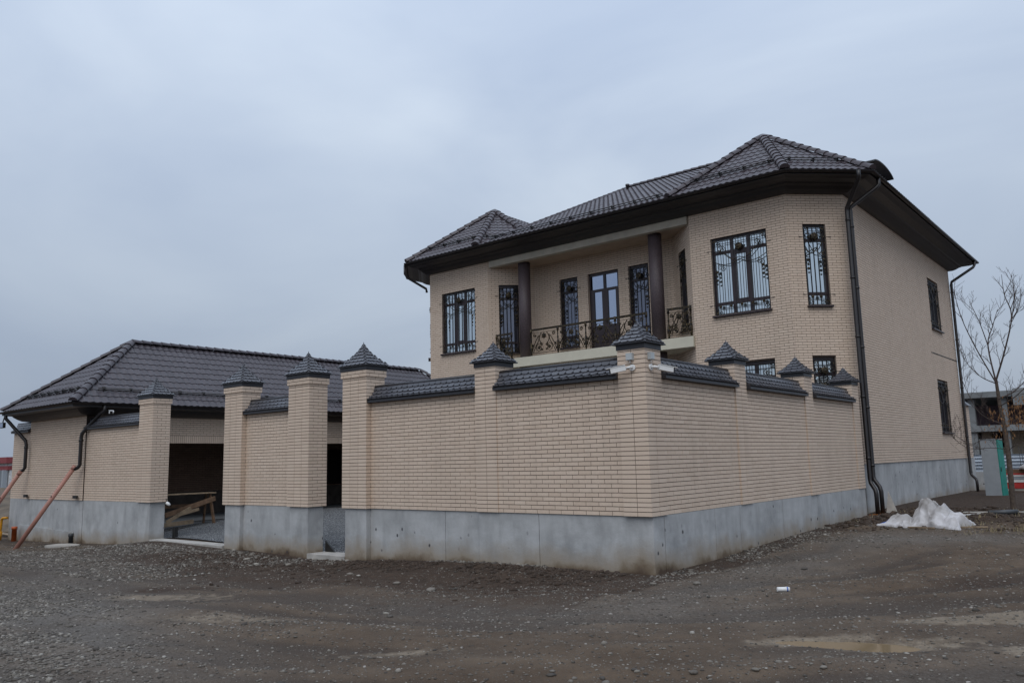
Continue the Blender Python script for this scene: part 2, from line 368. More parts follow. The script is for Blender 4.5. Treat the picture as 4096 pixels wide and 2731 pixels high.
rot = g.n('ShaderNodeMapping'); rot.inputs['Rotation'].default_value = (0, 0, -.70); g.l(g.pos.outputs['Position'], rot.inputs[0])
tr = g.math('SUBTRACT', 1, g.math('ADD', attr('track'), g.math('MULTIPLY', g.math('SUBTRACT', n3, .5), .25)))
c = g.ramp(n1, (.3, (.064, .042, .026)), (.5, (.094, .065, .043)), (.72, (.134, .097, .066)))
c = g.mix(g.ramp(tr, (.44, GREY(0)), (.66, GREY(.85))), c, (.048, .034, .025))
c = g.mix(g.math('MULTIPLY', attr('grav'), .75), c, g.ramp(n2, (.3, (.075, .068, .06)), (.5, (.135, .124, .112)), (.7, (.23, .215, .195))))
sm_ = lambda nm, lo, hi: (lambda q: (setattr(q.inputs['From Min'], 'default_value', lo), setattr(q.inputs['From Max'], 'default_value', hi), g.l(g.math('ADD', attr(nm), g.math('MULTIPLY', g.math('SUBTRACT', n3, .5), .9)), q.inputs[0]), q.outputs[0])[-1])(g.n('ShaderNodeMapRange'))
c = g.mix(g.math('MULTIPLY', sm_('soil', .12, .55), .92), c, g.ramp(n3, (.3, (.030, .019, .0125)), (.7, (.064, .041, .028))))
c = g.mix(g.math('MULTIPLY', sm_('sand', .28, .55), .85), c, g.ramp(n3, (.3, (.16, .125, .088)), (.7, (.25, .205, .155))))
vg = g.n('ShaderNodeTexVoronoi', feature='F1'); vg.inputs['Scale'].default_value = 24; g.l(g.pos.outputs['Position'], vg.inputs['Vector'])
peb = g.math('MULTIPLY', g.ramp(vg.outputs['Distance'], (.22, GREY(1)), (.36, GREY(0))), g.ramp(vg.outputs['Color'], (.62, GREY(0)), (.8, GREY(1))))
c = g.mix(g.math('MULTIPLY', peb, .55), c, (.21, .19, .165))
vg2 = g.n('ShaderNodeTexVoronoi', feature='F1'); vg2.inputs['Scale'].default_value = 62; g.l(g.pos.outputs['Position'], vg2.inputs['Vector'])
peb2 = g.math('MULTIPLY', g.ramp(vg2.outputs['Distance'], (.25, GREY(1)), (.42, GREY(0))), g.ramp(vg2.outputs['Color'], (.5, GREY(0)), (.75, GREY(1))))
c = g.mix(g.math('MULTIPLY', peb2, .45), c, (.20, .18, .155))
g.col(c); g.bump(g.math('ADD', g.math('ADD', n2, g.math('MULTIPLY', n3, 1.5)), g.math('ADD', peb, peb2)), .75, .03); M['ground'] = m
me.materials.append(m); link('ground', me, None, kind='structure')

# yard gravel sheet behind the gates
def sheet(x0, x1, y0, y1, d, dz, name, mtl, parent=None):
    xs = np.arange(x0, x1+1e-6, d); ys = np.arange(y0, y1+1e-6, d); b = MB(); X, Y = np.meshgrid(xs, ys, indexing='ij'); Z = gh(X, Y)+dz
    b.v = [tuple(q) for q in np.stack([X, Y, Z], -1).reshape(-1, 3)]; k = len(ys)
    for i in range(len(xs)-1):
        for j in range(k-1): b.f.append([i*k+j, (i+1)*k+j, (i+1)*k+j+1, i*k+j+1]); b.m.append(0); b.sm.append(True)
    return b.build(name, mtl, parent, kind='structure')
m = mat('yard_gravel', (.2, .2, .2), .9, 0, .3); g = G(m)
vg = g.n('ShaderNodeTexVoronoi', feature='F1'); vg.inputs['Scale'].default_value = 26; g.l(g.pos.outputs['Position'], vg.inputs['Vector'])
c = g.ramp(vg.outputs['Color'], (.25, (.14, .147, .15)), (.5, (.26, .27, .275)), (.8, (.42, .43, .435)))
c = g.mix(g.ramp(vg.outputs['Distance'], (.3, GREY(0)), (.62, GREY(.9))), c, (.035, .036, .04)); g.col(c); g.bump(g.math('SUBTRACT', 1, vg.outputs['Distance']), .9, .05); M['yard_gravel'] = m
sheet(-21.2, -1.2, .62, 10.6, .4, .03, 'gravel_yard', M['yard_gravel'])

# ------------------------------------------------------------------ brick walls
HC, BL = .077, .2695
BRICK = MB().add([(-.5, -.5, -.5), (.5, -.5, -.5), (.5, .5, -.5), (-.5, .5, -.5), (-.5, -.5, .5), (.5, -.5, .5), (.5, .5, .5), (-.5, .5, .5)],
                 ((4, 5, 6, 7), (0, 1, 5, 4), (1, 2, 6, 5), (2, 3, 7, 6), (3, 0, 4, 7)))
def put_brick(F, part, p, u, n, a, b, z0, z1, ok=True):
    """brick face between a and b along u from p, z0..z1, outward n; local x=u, y=z, z=n"""
    D = .03; c = (p[0]+u[0]*(a+b)/2-n[0]*D/2, p[1]+u[1]*(a+b)/2-n[1]*D/2, (z0+z1)/2)
    F.put(part, 'b', BRICK, frame_matrix(c, (u[0]*(b-a), u[1]*(b-a), 0), (0, 0, z1-z0), (n[0]*D, n[1]*D, 0)), ok)
JV, JH = .0095, .0112
def brick_rows(F, part, p, u, n, Lw, z0, z1, opens=(), bond='run', phase=0., bl=BL, okf=None, first=0):
    k = 0; z = z0
    while z < z1-.02:
        zt = min(z+HC-JH, z1); zc = (z+zt)/2
        if bond == 'run': off = (phase+(.5*bl if (k+first) % 2 else 0)) % bl
        else: off = phase % bl
        xs = [.0015]+[x for x in np.arange(off, Lw-.02, bl) if x > .02]+[Lw-.0015]
        cuts = [(a, b) for a, b, za, zb in opens if za < zc < zb]
        for i in range(len(xs)-1):
            segs = [(xs[i]+(JV/2 if i else 0), xs[i+1]-(JV/2 if i < len(xs)-2 else 0))]
            for ca, cb in cuts:
                ns = []
                for a, b in segs:
                    if cb <= a or ca >= b: ns.append((a, b)); continue
                    if ca > a: ns.append((a, ca))
                    if cb < b: ns.append((cb, b))
                segs = ns
            for a, b in segs:
                if b-a > .025: put_brick(F, part, p, u, n, a, b, z, zt, okf(zc) if okf else True)
        z += HC; k += 1
def wall_sheet(name, p, u, n, Lw, z0, z1, opens, thick, mats, parent, back=True):
    """mortar backing with holes and reveals"""
    b = MB(); us = sorted({0, Lw, *[v for o in opens for v in o[:2]]}); zs = sorted({z0, z1, *[v for o in opens for v in o[2:4]]}); e = .008
    P = lambda a, z, d: (p[0]+u[0]*a-n[0]*d, p[1]+u[1]*a-n[1]*d, z)
    for i in range(len(us)-1):
        for j in range(len(zs)-1):
            ca, cz = (us[i]+us[i+1])/2, (zs[j]+zs[j+1])/2
            if any(o[0] < ca < o[1] and o[2] < cz < o[3] for o in opens): continue
            b.quad(P(us[i], zs[j], e), P(us[i+1], zs[j], e), P(us[i+1], zs[j+1], e), P(us[i], zs[j+1], e))
            if back: b.quad(P(us[i+1], zs[j], thick), P(us[i], zs[j], thick), P(us[i], zs[j+1], thick), P(us[i+1], zs[j+1], thick))
    for a0, a1, za, zb in [o[:4] for o in opens]:
        for q0, q1 in (((a0, za), (a0, zb)), ((a0, zb), (a1, zb)), ((a1, zb), (a1, za)), ((a1, za), (a0, za))):
            b.quad(P(q0[0], q0[1], .0), P(q0[0], q0[1], thick), P(q1[0], q1[1], thick), P(q1[0], q1[1], .0), 1)
    if back:
        b.quad(P(0, z0, e), P(0, z1, e), P(0, z1, thick), P(0, z0, thick)); b.quad(P(Lw, z1, e), P(Lw, z0, e), P(Lw, z0, thick), P(Lw, z1, thick)); b.quad(P(0, z1, e), P(Lw, z1, e), P(Lw, z1, thick), P(0, z1, thick)); b.quad(P(Lw, z0, e), P(0, z0, e), P(0, z0, thick), P(Lw, z0, thick))
    return b.build(name, mats, parent)

# shingle: local x across, y up the slope, z out; lower edge cut to a blunt point
SH = MB()
_sp = [(-.48, .62, 0), (-.48, -.22, 0), (-.27, -.5, 0), (.27, -.5, 0), (.48, -.22, 0), (.48, .62, 0)]
SH.add([(x, y, .25+(.75 if y < 0 else 0)) for x, y, z in _sp]+[(x, y, -.5+(.75 if y < 0 else 0)) for x, y, z in _sp], [(0, 1, 2, 3, 4, 5)]+[(i+6, (i+1) % 6+6, (i+1) % 6, i) for i in range(5)])
def put_shingle(F, part, c, x, y, wd, ln, th=.014, ok=True):
    x = np.array(x, float); y = np.array(y, float); x /= np.linalg.norm(x); y = y-x*(x@y); y /= np.linalg.norm(y); z = np.cross(x, y)
    y = y*.995-z*.07
    F.put(part, 's', SH, frame_matrix(c, x*wd, y*ln, z*th), ok)

def pillar_cap(T, F, x0, x1, y0, y1, z0, band, eave, H, rows):
    """bell-cast pyramid cap with shingles on band trim"""
    cx, cy = (x0+x1)/2, (y0+y1)/2; ax, ay = (x1-x0)/2, (y1-y0)/2
    b = MB(); b.box((x0-.012, y0-.012, z0-.004), (x1+.012, y1+.012, z0+band))
    zb = z0+band; b.box((cx-ax-eave, cy-ay-eave, zb), (cx+ax+eave, cy+ay+eave, zb+.018))
    zb += .018
    rf = lambda t: (1-t)**1.6
    prof = [(rf(t), t*H) for t in np.linspace(0, 1, 9)]
    for i in range(8):
        (s0, h0), (s1, h1) = prof[i], prof[i+1]; A, B = ax+eave, ay+eave
        q = [(-1, -1), (1, -1), (1, 1), (-1, 1)]
        for j in range(4):
            p, r = q[j], q[(j+1) % 4]
            b.quad((cx+p[0]*A*s0, cy+p[1]*B*s0, zb+h0), (cx+r[0]*A*s0, cy+r[1]*B*s0, zb+h0), (cx+r[0]*A*s1, cy+r[1]*B*s1, zb+h1), (cx+p[0]*A*s1, cy+p[1]*B*s1, zb+h1), 1)
    part = b.build('pillar_cap', [M['cap_trim'], M['shingle']], T)
    A, B = ax+eave, ay+eave
    for k in range(rows):
        t0, t1 = k/(rows+.75), (k+1)/(rows+.75); s0, s1 = rf(t0), rf(t1); h0, h1 = t0*H, t1*H
        for dx, dy in ((0, -1), (1, 0), (0, 1), (-1, 0)):
            tx, ty = -dy, dx                              # along the edge
            half = (A if dy else B); dep = (B if dy else A)
            lo = np.array([cx+dx*dep*s0, cy+dy*dep*s0, zb+h0]); hi = np.array([cx+dx*dep*s1, cy+dy*dep*s1, zb+h1])
            wl = 2*half*s0; n = max(1, round(wl/.155)); wd = wl/n; sft = .5 if k % 2 else 0
            along = np.array([tx, ty, 0.])
            for i in range(n+(1 if sft else 0)):
                a0 = max(-wl/2, -wl/2+(i-sft)*wd); a1 = min(wl/2, -wl/2+(i+1-sft)*wd)
                if a1-a0 < .03: continue
                cm = (a0+a1)/2*(s0+s1)/2/s0; wf = (a1-a0)*(.5+.5*(s0+s1)/2/s0)
                put_shingle(F, part, lo*.48+hi*.52+along*cm, along, hi-lo, wf, np.linalg.norm(hi-lo)*1.08, .024)
    tt = rows/(rows+.75); s = rf(tt)*1.25; tb = MB(); z1 = zb+tt*H-.01; ap = (cx, cy, zb+H+.02)
    q = [(cx-A*s, cy-B*s, z1), (cx+A*s, cy-B*s, z1), (cx+A*s, cy+B*s, z1), (cx-A*s, cy+B*s, z1)]
    for j in range(4): tb.add([q[j], q[(j+1) % 4], ap], ((0, 1, 2),))
    tb.build('cap_tip', M['shingle'], part)
    return part

def coping(T, F, p, u, n, Lw, thick, z0, z1, over):
    """concave double-pitched shingle coping over a panel; p,u at the outer wall face"""
    mid = thick/2; rows = 4
    prof = [(over+.0, z0+.055), (over-.07, z0+.095), (over-.16, z0+.17), (over-.225, z0+.265), (-mid+.02, z1-.015)]
    P = lambda a, d, z: np.array([p[0]+u[0]*a+n[0]*d, p[1]+u[1]*a+n[1]*d, z])
    b = MB(); full = prof+[(-2*mid-d, z) for d, z in prof[::-1]]
    sec = [(over-.012, z0), (over-.012, z0+.05)]+full+[(-2*mid-over+.012, z0+.05), (-2*mid-over+.012, z0)]
    k = len(sec); va = [P(0, d, z) for d, z in sec]; vb = [P(Lw, d, z) for d, z in sec]
    b.add(va+vb, [(i, k+i, k+(i+1) % k, (i+1) % k) for i in range(k)]+[tuple(range(k)), tuple(range(k, 2*k))[::-1]])
    part = b.build('coping', M['cap_trim'], T)
    MB().tube([P(.0, -mid, z1), P(Lw, -mid, z1)], .038, 10).build('ridge_roll', M['cap_trim'], part)
    al = np.array([u[0], u[1], 0.])
    for side in (0, 1):
        pr = prof if side == 0 else [(-2*mid-d, z) for d, z in prof]
        for r in range(rows):
            lo, hi = pr[r], pr[r+1]; nn = int(round(Lw/.165)); wd = Lw/nn; sft = .5 if r % 2 else 0
            for i in range(nn+(1 if sft else 0)):
                a0 = max(0, (i-sft)*wd); a1 = min(Lw, (i+1-sft)*wd)
                if a1-a0 < .03: continue
                A_, B_ = P((a0+a1)/2, *lo), P((a0+a1)/2, *hi); x = al if side == 0 else -al
                put_shingle(F, part, A_*.5+B_*.5+np.array([0, 0, .006]), x, B_-A_, a1-a0, np.linalg.norm(B_-A_)*1.08, .026, side == 0)

def pillar(T, FB, FS, x0, x1, y0, y1, ztop, kind, faces, phase=0.):
    """brick pillar with core and cap; faces: outward normals to clad"""
    corb = .03 if kind == 'gate' else 0; zc = ztop-(2*HC if corb else 0); e = .008
    b = MB(); b.box((x0+e, y0+e, 0), (x1-e, y1-e, ztop-.002))
    core = b.build('pillar', M['mortar'], T)
    for n in faces:
        n = np.array(n, float); u = np.array([-n[1], n[0]])
        cs = {(0, -1): ((x0, y0), x1-x0), (1, 0): ((x1, y0), y1-y0), (0, 1): ((x1, y1), x1-x0), (-1, 0): ((x0, y1), y1-y0)}[(int(n[0]), int(n[1]))]
        Lw = cs[1]; run = kind == 'gate' and abs(n[0]) > .5
        brick_rows(FB, core, cs[0], u, n, Lw, 0.002, zc, bond='run' if run else 'stack', bl=Lw/round(Lw/BL), phase=Lw/round(Lw/BL)*(.5 if run else 0))
        if corb:
            p = (cs[0][0]+n[0]*corb-u[0]*corb, cs[0][1]+n[1]*corb-u[1]*corb); L2 = Lw+2*corb
            brick_rows(FB, core, p, u, n, L2, zc, ztop, bond='run', bl=BL, phase=.1)
    if corb: MB().box((x0-corb+.006, y0-corb+.006, zc+.002), (x1+corb-.006, y1+corb-.006, ztop-.004)).build('corbel', M['mortar'], T)
    pad = corb
    if kind == 'gate': pillar_cap(T, FS, x0-pad, x1+pad, y0-pad, y1+pad, ztop, .085, .06, .57, 6)
    else: pillar_cap(T, FS, x0, x1, y0, y1, ztop, .085, .075, .42, 5)

def panel(T, FB, FS, p, u, Lw, thick=.27, ztop=2.31, phase=0., cop=True, back=False):
    u = np.array(u, float); n = np.array([u[1], -u[0]])
    w_ = wall_sheet('wall_panel', p, u, n, Lw, 0, ztop, [], thick, [M['mortar'], M['brick']], T)
    brick_rows(FB, w_, p, u, n, Lw, .002, ztop, phase=phase)
    if back: brick_rows(FB, w_, np.array(p)+u*Lw-n*thick, -u, -n, Lw, .002, ztop, okf=lambda z: False)
    if cop: coping(T, FS, p, u, n, Lw, thick, ztop, 2.67, .13)

def plinth(T, p, u, Lw, thick, z0, z1, seams=()):
    """cast concrete base, one part for each pour"""
    u = np.array(u, float); n = np.array([u[1], -u[0]]); s = [0, *seams, Lw]
    for a, b_ in zip(s[:-1], s[1:]):
        a2, b2 = a+(.006 if a else 0), b_-(.006 if b_ < Lw else 0); c = np.array(p)+u*(a2+b2)/2-n*thick/2
        MB().obox(c, u, n, b2-a2, thick, z0, z1).build('plinth', M['concrete'], T)

# ---- right wall: corner piece, front and side runs
T1 = thing('boundary_wall', 'long beige brick corner wall with two security cameras on its corner pillar', 'wall', (0, 0, -1))
FB1 = Field('brick', 'brickwork', T1, M['brick']); FS1 = Field('shingle', 'shingles', T1, M['shingle'])
fr, rt, bk, lf = (0, -1), (1, 0), (0, 1), (-1, 0)
pillar(T1, FB1, FS1, -7.90, -7.075, -.03, .51, 3.06, 'gate', (fr, rt, lf, bk))
pillar(T1, FB1, FS1, -3.88, -3.34, .03, .57, 2.80, 'low', (fr, rt, lf, bk))
pillar(T1, FB1, FS1, -.54, 0, 0, .54, 2.80, 'low', (fr, rt, lf, bk))
pillar(T1, FB1, FS1, -.54, 0, 3.55, 4.09, 2.80, 'low', (fr, rt, lf, bk))
pillar(T1, FB1, FS1, -.54, 0, 7.44, 7.98, 2.80, 'low', (fr, rt, lf, bk))
pillar(T1, FB1, FS1, -.54, 0, 11.06, 11.60, 2.80, 'low', (fr, rt, lf))
panel(T1, FB1, FS1, (-7.075, .11), (1, 0), 3.195, phase=.13)
panel(T1, FB1, FS1, (-3.34, .05), (1, 0), 2.80, phase=.12)
panel(T1, FB1, FS1, (-.028, .54), (0, 1), 3.01)
panel(T1, FB1, FS1, (-.028, 4.09), (0, 1), 3.35)
panel(T1, FB1, FS1, (-.028, 7.98), (0, 1), 3.08)
plinth(T1, (-7.84, .02), (1, 0), .72, .46, -1.6, -.004)
plinth(T1, (-7.117, .14), (1, 0), 3.25, .36, -1.6, -.004, (2.28,))
plinth(T1, (-3.861, .075), (1, 0), 3.831, .36, -1.6, -.004, (1.46,))
plinth(T1, (-.03, .452), (0, 1), 11.15, .36, -1.6, -.004, (1.9, 3.0, 5.2, 7.4, 9.1))
FB1.finish(); FS1.finish()

# ---- middle wall between the two gateways
T2 = thing('boundary_wall', 'short beige brick wall between two capped pillars and the two open gateways', 'wall', (-11, 0, -1.15))
FB2 = Field('brick', 'brickwork', T2, M['brick']); FS2 = Field('shingle', 'shingles', T2, M['shingle'])
pillar(T2, FB2, FS2, -9.965, -9.145, -.03, .51, 3.06, 'gate', (fr, rt, lf, bk))
pillar(T2, FB2, FS2, -12.80, -11.98, -.03, .51, 3.06, 'gate', (fr, rt, lf, bk))
panel(T2, FB2, FS2, (-11.98, .11), (1, 0), 2.015, phase=.13)
plinth(T2, (-12.74, .02), (1, 0), .70, .46, -1.7, -.004)
plinth(T2, (-12.037, .12), (1, 0), 2.13, .36, -1.7, -.004)
plinth(T2, (-9.904, .02), (1, 0), .70, .44, -1.7, -.004)
FB2.finish(); FS2.finish()

# ---- left wall between garage and vehicle gate
T3 = thing('boundary_wall', 'beige brick wall section joining the garage to the left gate pillar', 'wall', (-19, 0, -1.3))
FB3 = Field('brick', 'brickwork', T3, M['brick']); FS3 = Field('shingle', 'shingles', T3, M['shingle'])
pillar(T3, FB3, FS3, -17.52, -16.68, -.03, .51, 3.06, 'gate', (fr, rt, lf, bk))
panel(T3, FB3, FS3, (-21.33, .08), (1, 0), 3.81, phase=.1)
plinth(T3, (-17.46, .02), (1, 0), .70, .46, -1.8, -.004)
plinth(T3, (-21.33, .085), (1, 0), 3.865, .36, -1.9, -.004)
FB3.finish(); FS3.finish()

# ------------------------------------------------------------------ roof pieces
RTILE = MB(); _k = 6
_xs = np.linspace(-.5, .5, _k+1); _hp = lambda x: .028*(.5+.5*math.cos(2*math.pi*x))**1.2
RTILE.add([(x, .5, _hp(x)) for x in _xs]+[(x, -.5, _hp(x)+.019) for x in _xs]+[(x, -.5, _hp(x)-.012) for x in _xs],
          [(i, _k+1+i, _k+2+i, i+1) for i in range(_k)]+[(_k+1+i, 2*_k+2+i, 2*_k+3+i, _k+2+i) for i in range(_k)])
def roof_face(F, part, pts, wd, ln, ok=True, tiles=True):
    P = [np.array(p, float) for p in pts]; u = P[1]-P[0]; u /= np.linalg.norm(u)
    n = np.zeros(3)
    for i in range(len(P)): n += np.cross(P[i]-P[0], P[(i+1) % len(P)]-P[0])
    n /= np.linalg.norm(n); v = np.cross(n, u); Q = [((p-P[0])@u, (p-P[0])@v) for p in P]
    if not tiles: return
    top = max(q[1] for q in Q); k = 0
    def span(vv):
        xs = []
        for i in range(len(Q)):
            (a, b), (c, d) = Q[i], Q[(i+1) % len(Q)]
            if (b <= vv < d) or (d <= vv < b): xs.append(a+(c-a)*(vv-b)/(d-b))
        return (min(xs), max(xs)) if len(xs) >= 2 else None
    while k*ln < top:
        s = span(min(k*ln+.5*ln, top-.01))
        if s:
            i = math.floor(s[0]/wd)
            while i*wd < s[1]:
                a, b = max(s[0], i*wd), min(s[1], (i+1)*wd)
                if b-a > .12*wd:
                    le = min(ln, top-k*ln+.02); c = P[0]+u*(a+b)/2+v*(k*ln+.48*le)+n*.012
                    F.put(part, 't', RTILE, frame_matrix(c, u*(b-a), v*le*1.04, n), ok and b-a > .9*wd)
                i += 1
        k += 1
RCAP = MB()
for _j in range(7):
    _a = math.pi*_j/6
    RCAP.v += [(math.cos(_a)*.5, -.5, math.sin(_a)*.5+.06), (math.cos(_a)*.43, .56, math.sin(_a)*.43)]
    if _j: RCAP.f.append([2*_j-2, 2*_j-1, 2*_j+1, 2*_j]); RCAP.m.append(0); RCAP.sm.append(True)
RCAP.add([(math.cos(math.pi*j/6)*.5, -.5, math.sin(math.pi*j/6)*.5+.06) for j in range(7)], [tuple(range(7))])
def ridge(F, part, a, b, wd, ln, ok=True):
    a = np.array(a, float); b = np.array(b, float); d = b-a; Lr = np.linalg.norm(d); d /= Lr; k = max(1, round(Lr/ln))
    x = np.cross(d, (0, 0, 1)); x /= np.linalg.norm(x); z = np.cross(x, d); s = Lr/k
    for i in range(k): F.put(part, 'r', RCAP, frame_matrix(a+d*s*(i+.5)+z*.035, x*wd, d*s, z*wd*.85), ok)
def offset_poly(P, d):
    P = [np.array(p, float) for p in P]; k = len(P); o = []
    for i in range(k):
        u0 = P[i]-P[i-1]; u0 /= np.linalg.norm(u0); u1 = P[(i+1) % k]-P[i]; u1 /= np.linalg.norm(u1)
        n0 = np.array([u0[1], -u0[0]]); n1 = np.array([u1[1], -u1[0]]); o.append(P[i]+(n0+n1)*d/(1+n0@n1))
    return o
def cornice(name, path, prof, mtl, parent):
    b = MB(); rings = [offset_poly(path, o) for o, z in prof]; k = len(path)
    for r, (o, z) in zip(rings, prof): b.v += [(p[0], p[1], z) for p in r]
    for i in range(len(prof)-1):
        for j in range(k): b.f.append([i*k+j, i*k+(j+1) % k, (i+1)*k+(j+1) % k, (i+1)*k+j]); b.m.append(0); b.sm.append(False)
    return b.build(name, mtl, parent)
def gutter(path, off, z, r, T):
    P = offset_poly(path, off); k = len(P); b = MB(); na = 9
    for rr in (r, r-.008):
        base = len(b.v)
        for s in range(na):
            a = math.pi+math.pi*s/(na-1); ring = offset_poly(path, off+r+rr*math.cos(a)); b.v += [(p[0], p[1], z+rr*math.sin(a)) for p in ring]
        for s in range(na-1):
            for j in range(k): b.f.append([base+s*k+j, base+s*k+(j+1) % k, base+(s+1)*k+(j+1) % k, base+(s+1)*k+j]); b.m.append(0); b.sm.append(True)
    return b.build('gutter', M['gutter'], T)
def snow_guard(T, pts, n, ev=.9, hgt=.16):
    """two rails on brackets along a slope line pts (list of 3D points), n = slope normal"""
    n = np.array(n, float); n /= np.linalg.norm(n); P = [np.array(p, float) for p in pts]
    d = P[1]-P[0]; Ld = np.linalg.norm(d); d /= Ld; dn = np.cross(d, n); dn = dn if dn[2] < 0 else -dn
    k = max(2, int(round(Ld/ev))+1)
    g_ = MB().tube([P[0]+n*.075, P[1]+n*.075], .017, 6).build('snow_guard', M['gutter'], T); MB().tube([P[0]+n*.14, P[1]+n*.14], .017, 6).build('rail', M['gutter'], g_)
    for i in range(k):
        b = MB(); c = P[0]+d*(Ld*(i+.25)/(k-.5)); b.prism([c+n*.02-d*.015, c+n*.17-d*.015-dn*.03, c+n*.165-d*.015+dn*.02, c+n*.03-d*.015-dn*.24], d*.03); b.build('bracket', M['steel_black'], g_)
def downpipe(T, pts, r=.055, collars=(), name='downpipe', mtl=None):
    o = MB().tube(pts, r, 10).build(name, mtl or M['gutter'], T)
    for c in collars: MB().tube([(c[0], c[1], c[2]-.03), (c[0], c[1], c[2]+.03)], r+.012, 10).build('collar', mtl or M['gutter'], o)
    return o

# ------------------------------------------------------------------ house
TH = thing('two_storey_house', 'two-storey beige brick house with dark tiled roof, two bays and a balcony', 'house', (-8.6, 18, -.8))
FBH = Field('brick', 'brickwork', TH, M['brick']); FTH = Field('roof_tile', 'roof_tiles', TH, M['roof_tile']); FRH = Field('ridge_tile', 'ridge_tiles', TH, M['roof_tile'], 200)
ZB, ZT = .64, 8.49; S2 = 2**.5
ax_, ay_ = (1, 0), (0, 1); dR = np.array([1, 1])/S2; dL = np.array([1, -1])/S2
WZ = (5.14, 7.60); LZ = (1.22, 3.68)
def hwall(p, u, Lw, opens, bricks=True, okf=lambda z: z > 3.3, phase=0., first=0):
    u = np.array(u, float); n = np.array([u[1], -u[0]])
    w_ = wall_sheet('wall', p, u, n, Lw, ZB, ZT, [o[:4] for o in opens], .16, [M['mortar_face'], M['brick']], TH, back=False)
    if bricks: brick_rows(FBH, w_, p, u, n, Lw, ZB, ZT, [o[:4] for o in opens], okf=okf, phase=phase, first=first)
    for o in opens: window(p, u, n, *o)
def disc(b, c, u, n, r, bulge, k=12, petal=.18):
    u = np.array([u[0], u[1], 0.]); n = np.array([n[0], n[1], 0.]); z = np.array([0, 0, 1.]); c = np.array(c, float); base = len(b.v); rings = ((1, .0), (.95, .35), (.6, .75), (.42, .5), (.25, 1.0))
    for rr, hh in rings:
        for j in range(k):
            a = 2*math.pi*j/k; q = r*rr*(1+(petal if j % 2 else -petal)*(rr > .5)); b.v.append(tuple(c+u*q*math.cos(a)+z*q*math.sin(a)+n*bulge*hh))
    b.v.append(tuple(c+n*bulge))
    for i in range(len(rings)-1):
        for j in range(k): b.f.append([base+i*k+j, base+i*k+(j+1) % k, base+(i+1)*k+(j+1) % k, base+(i+1)*k+j]); b.m.append(0); b.sm.append(True)
    e = base+len(rings)*k
    for j in range(k): b.f.append([base+(len(rings)-1)*k+j, base+(len(rings)-1)*k+(j+1) % k, e]); b.m.append(0); b.sm.append(True)
    return b
def spiral(c, r0, r1, turns, a0, k=18):
    t = np.linspace(0, 1, k); return [(c[0]+(r0+(r1-r0)*s)*math.cos(a0+2*math.pi*turns*s), c[1]+(r0+(r1-r0)*s)*math.sin(a0+2*math.pi*turns*s)) for s in t]
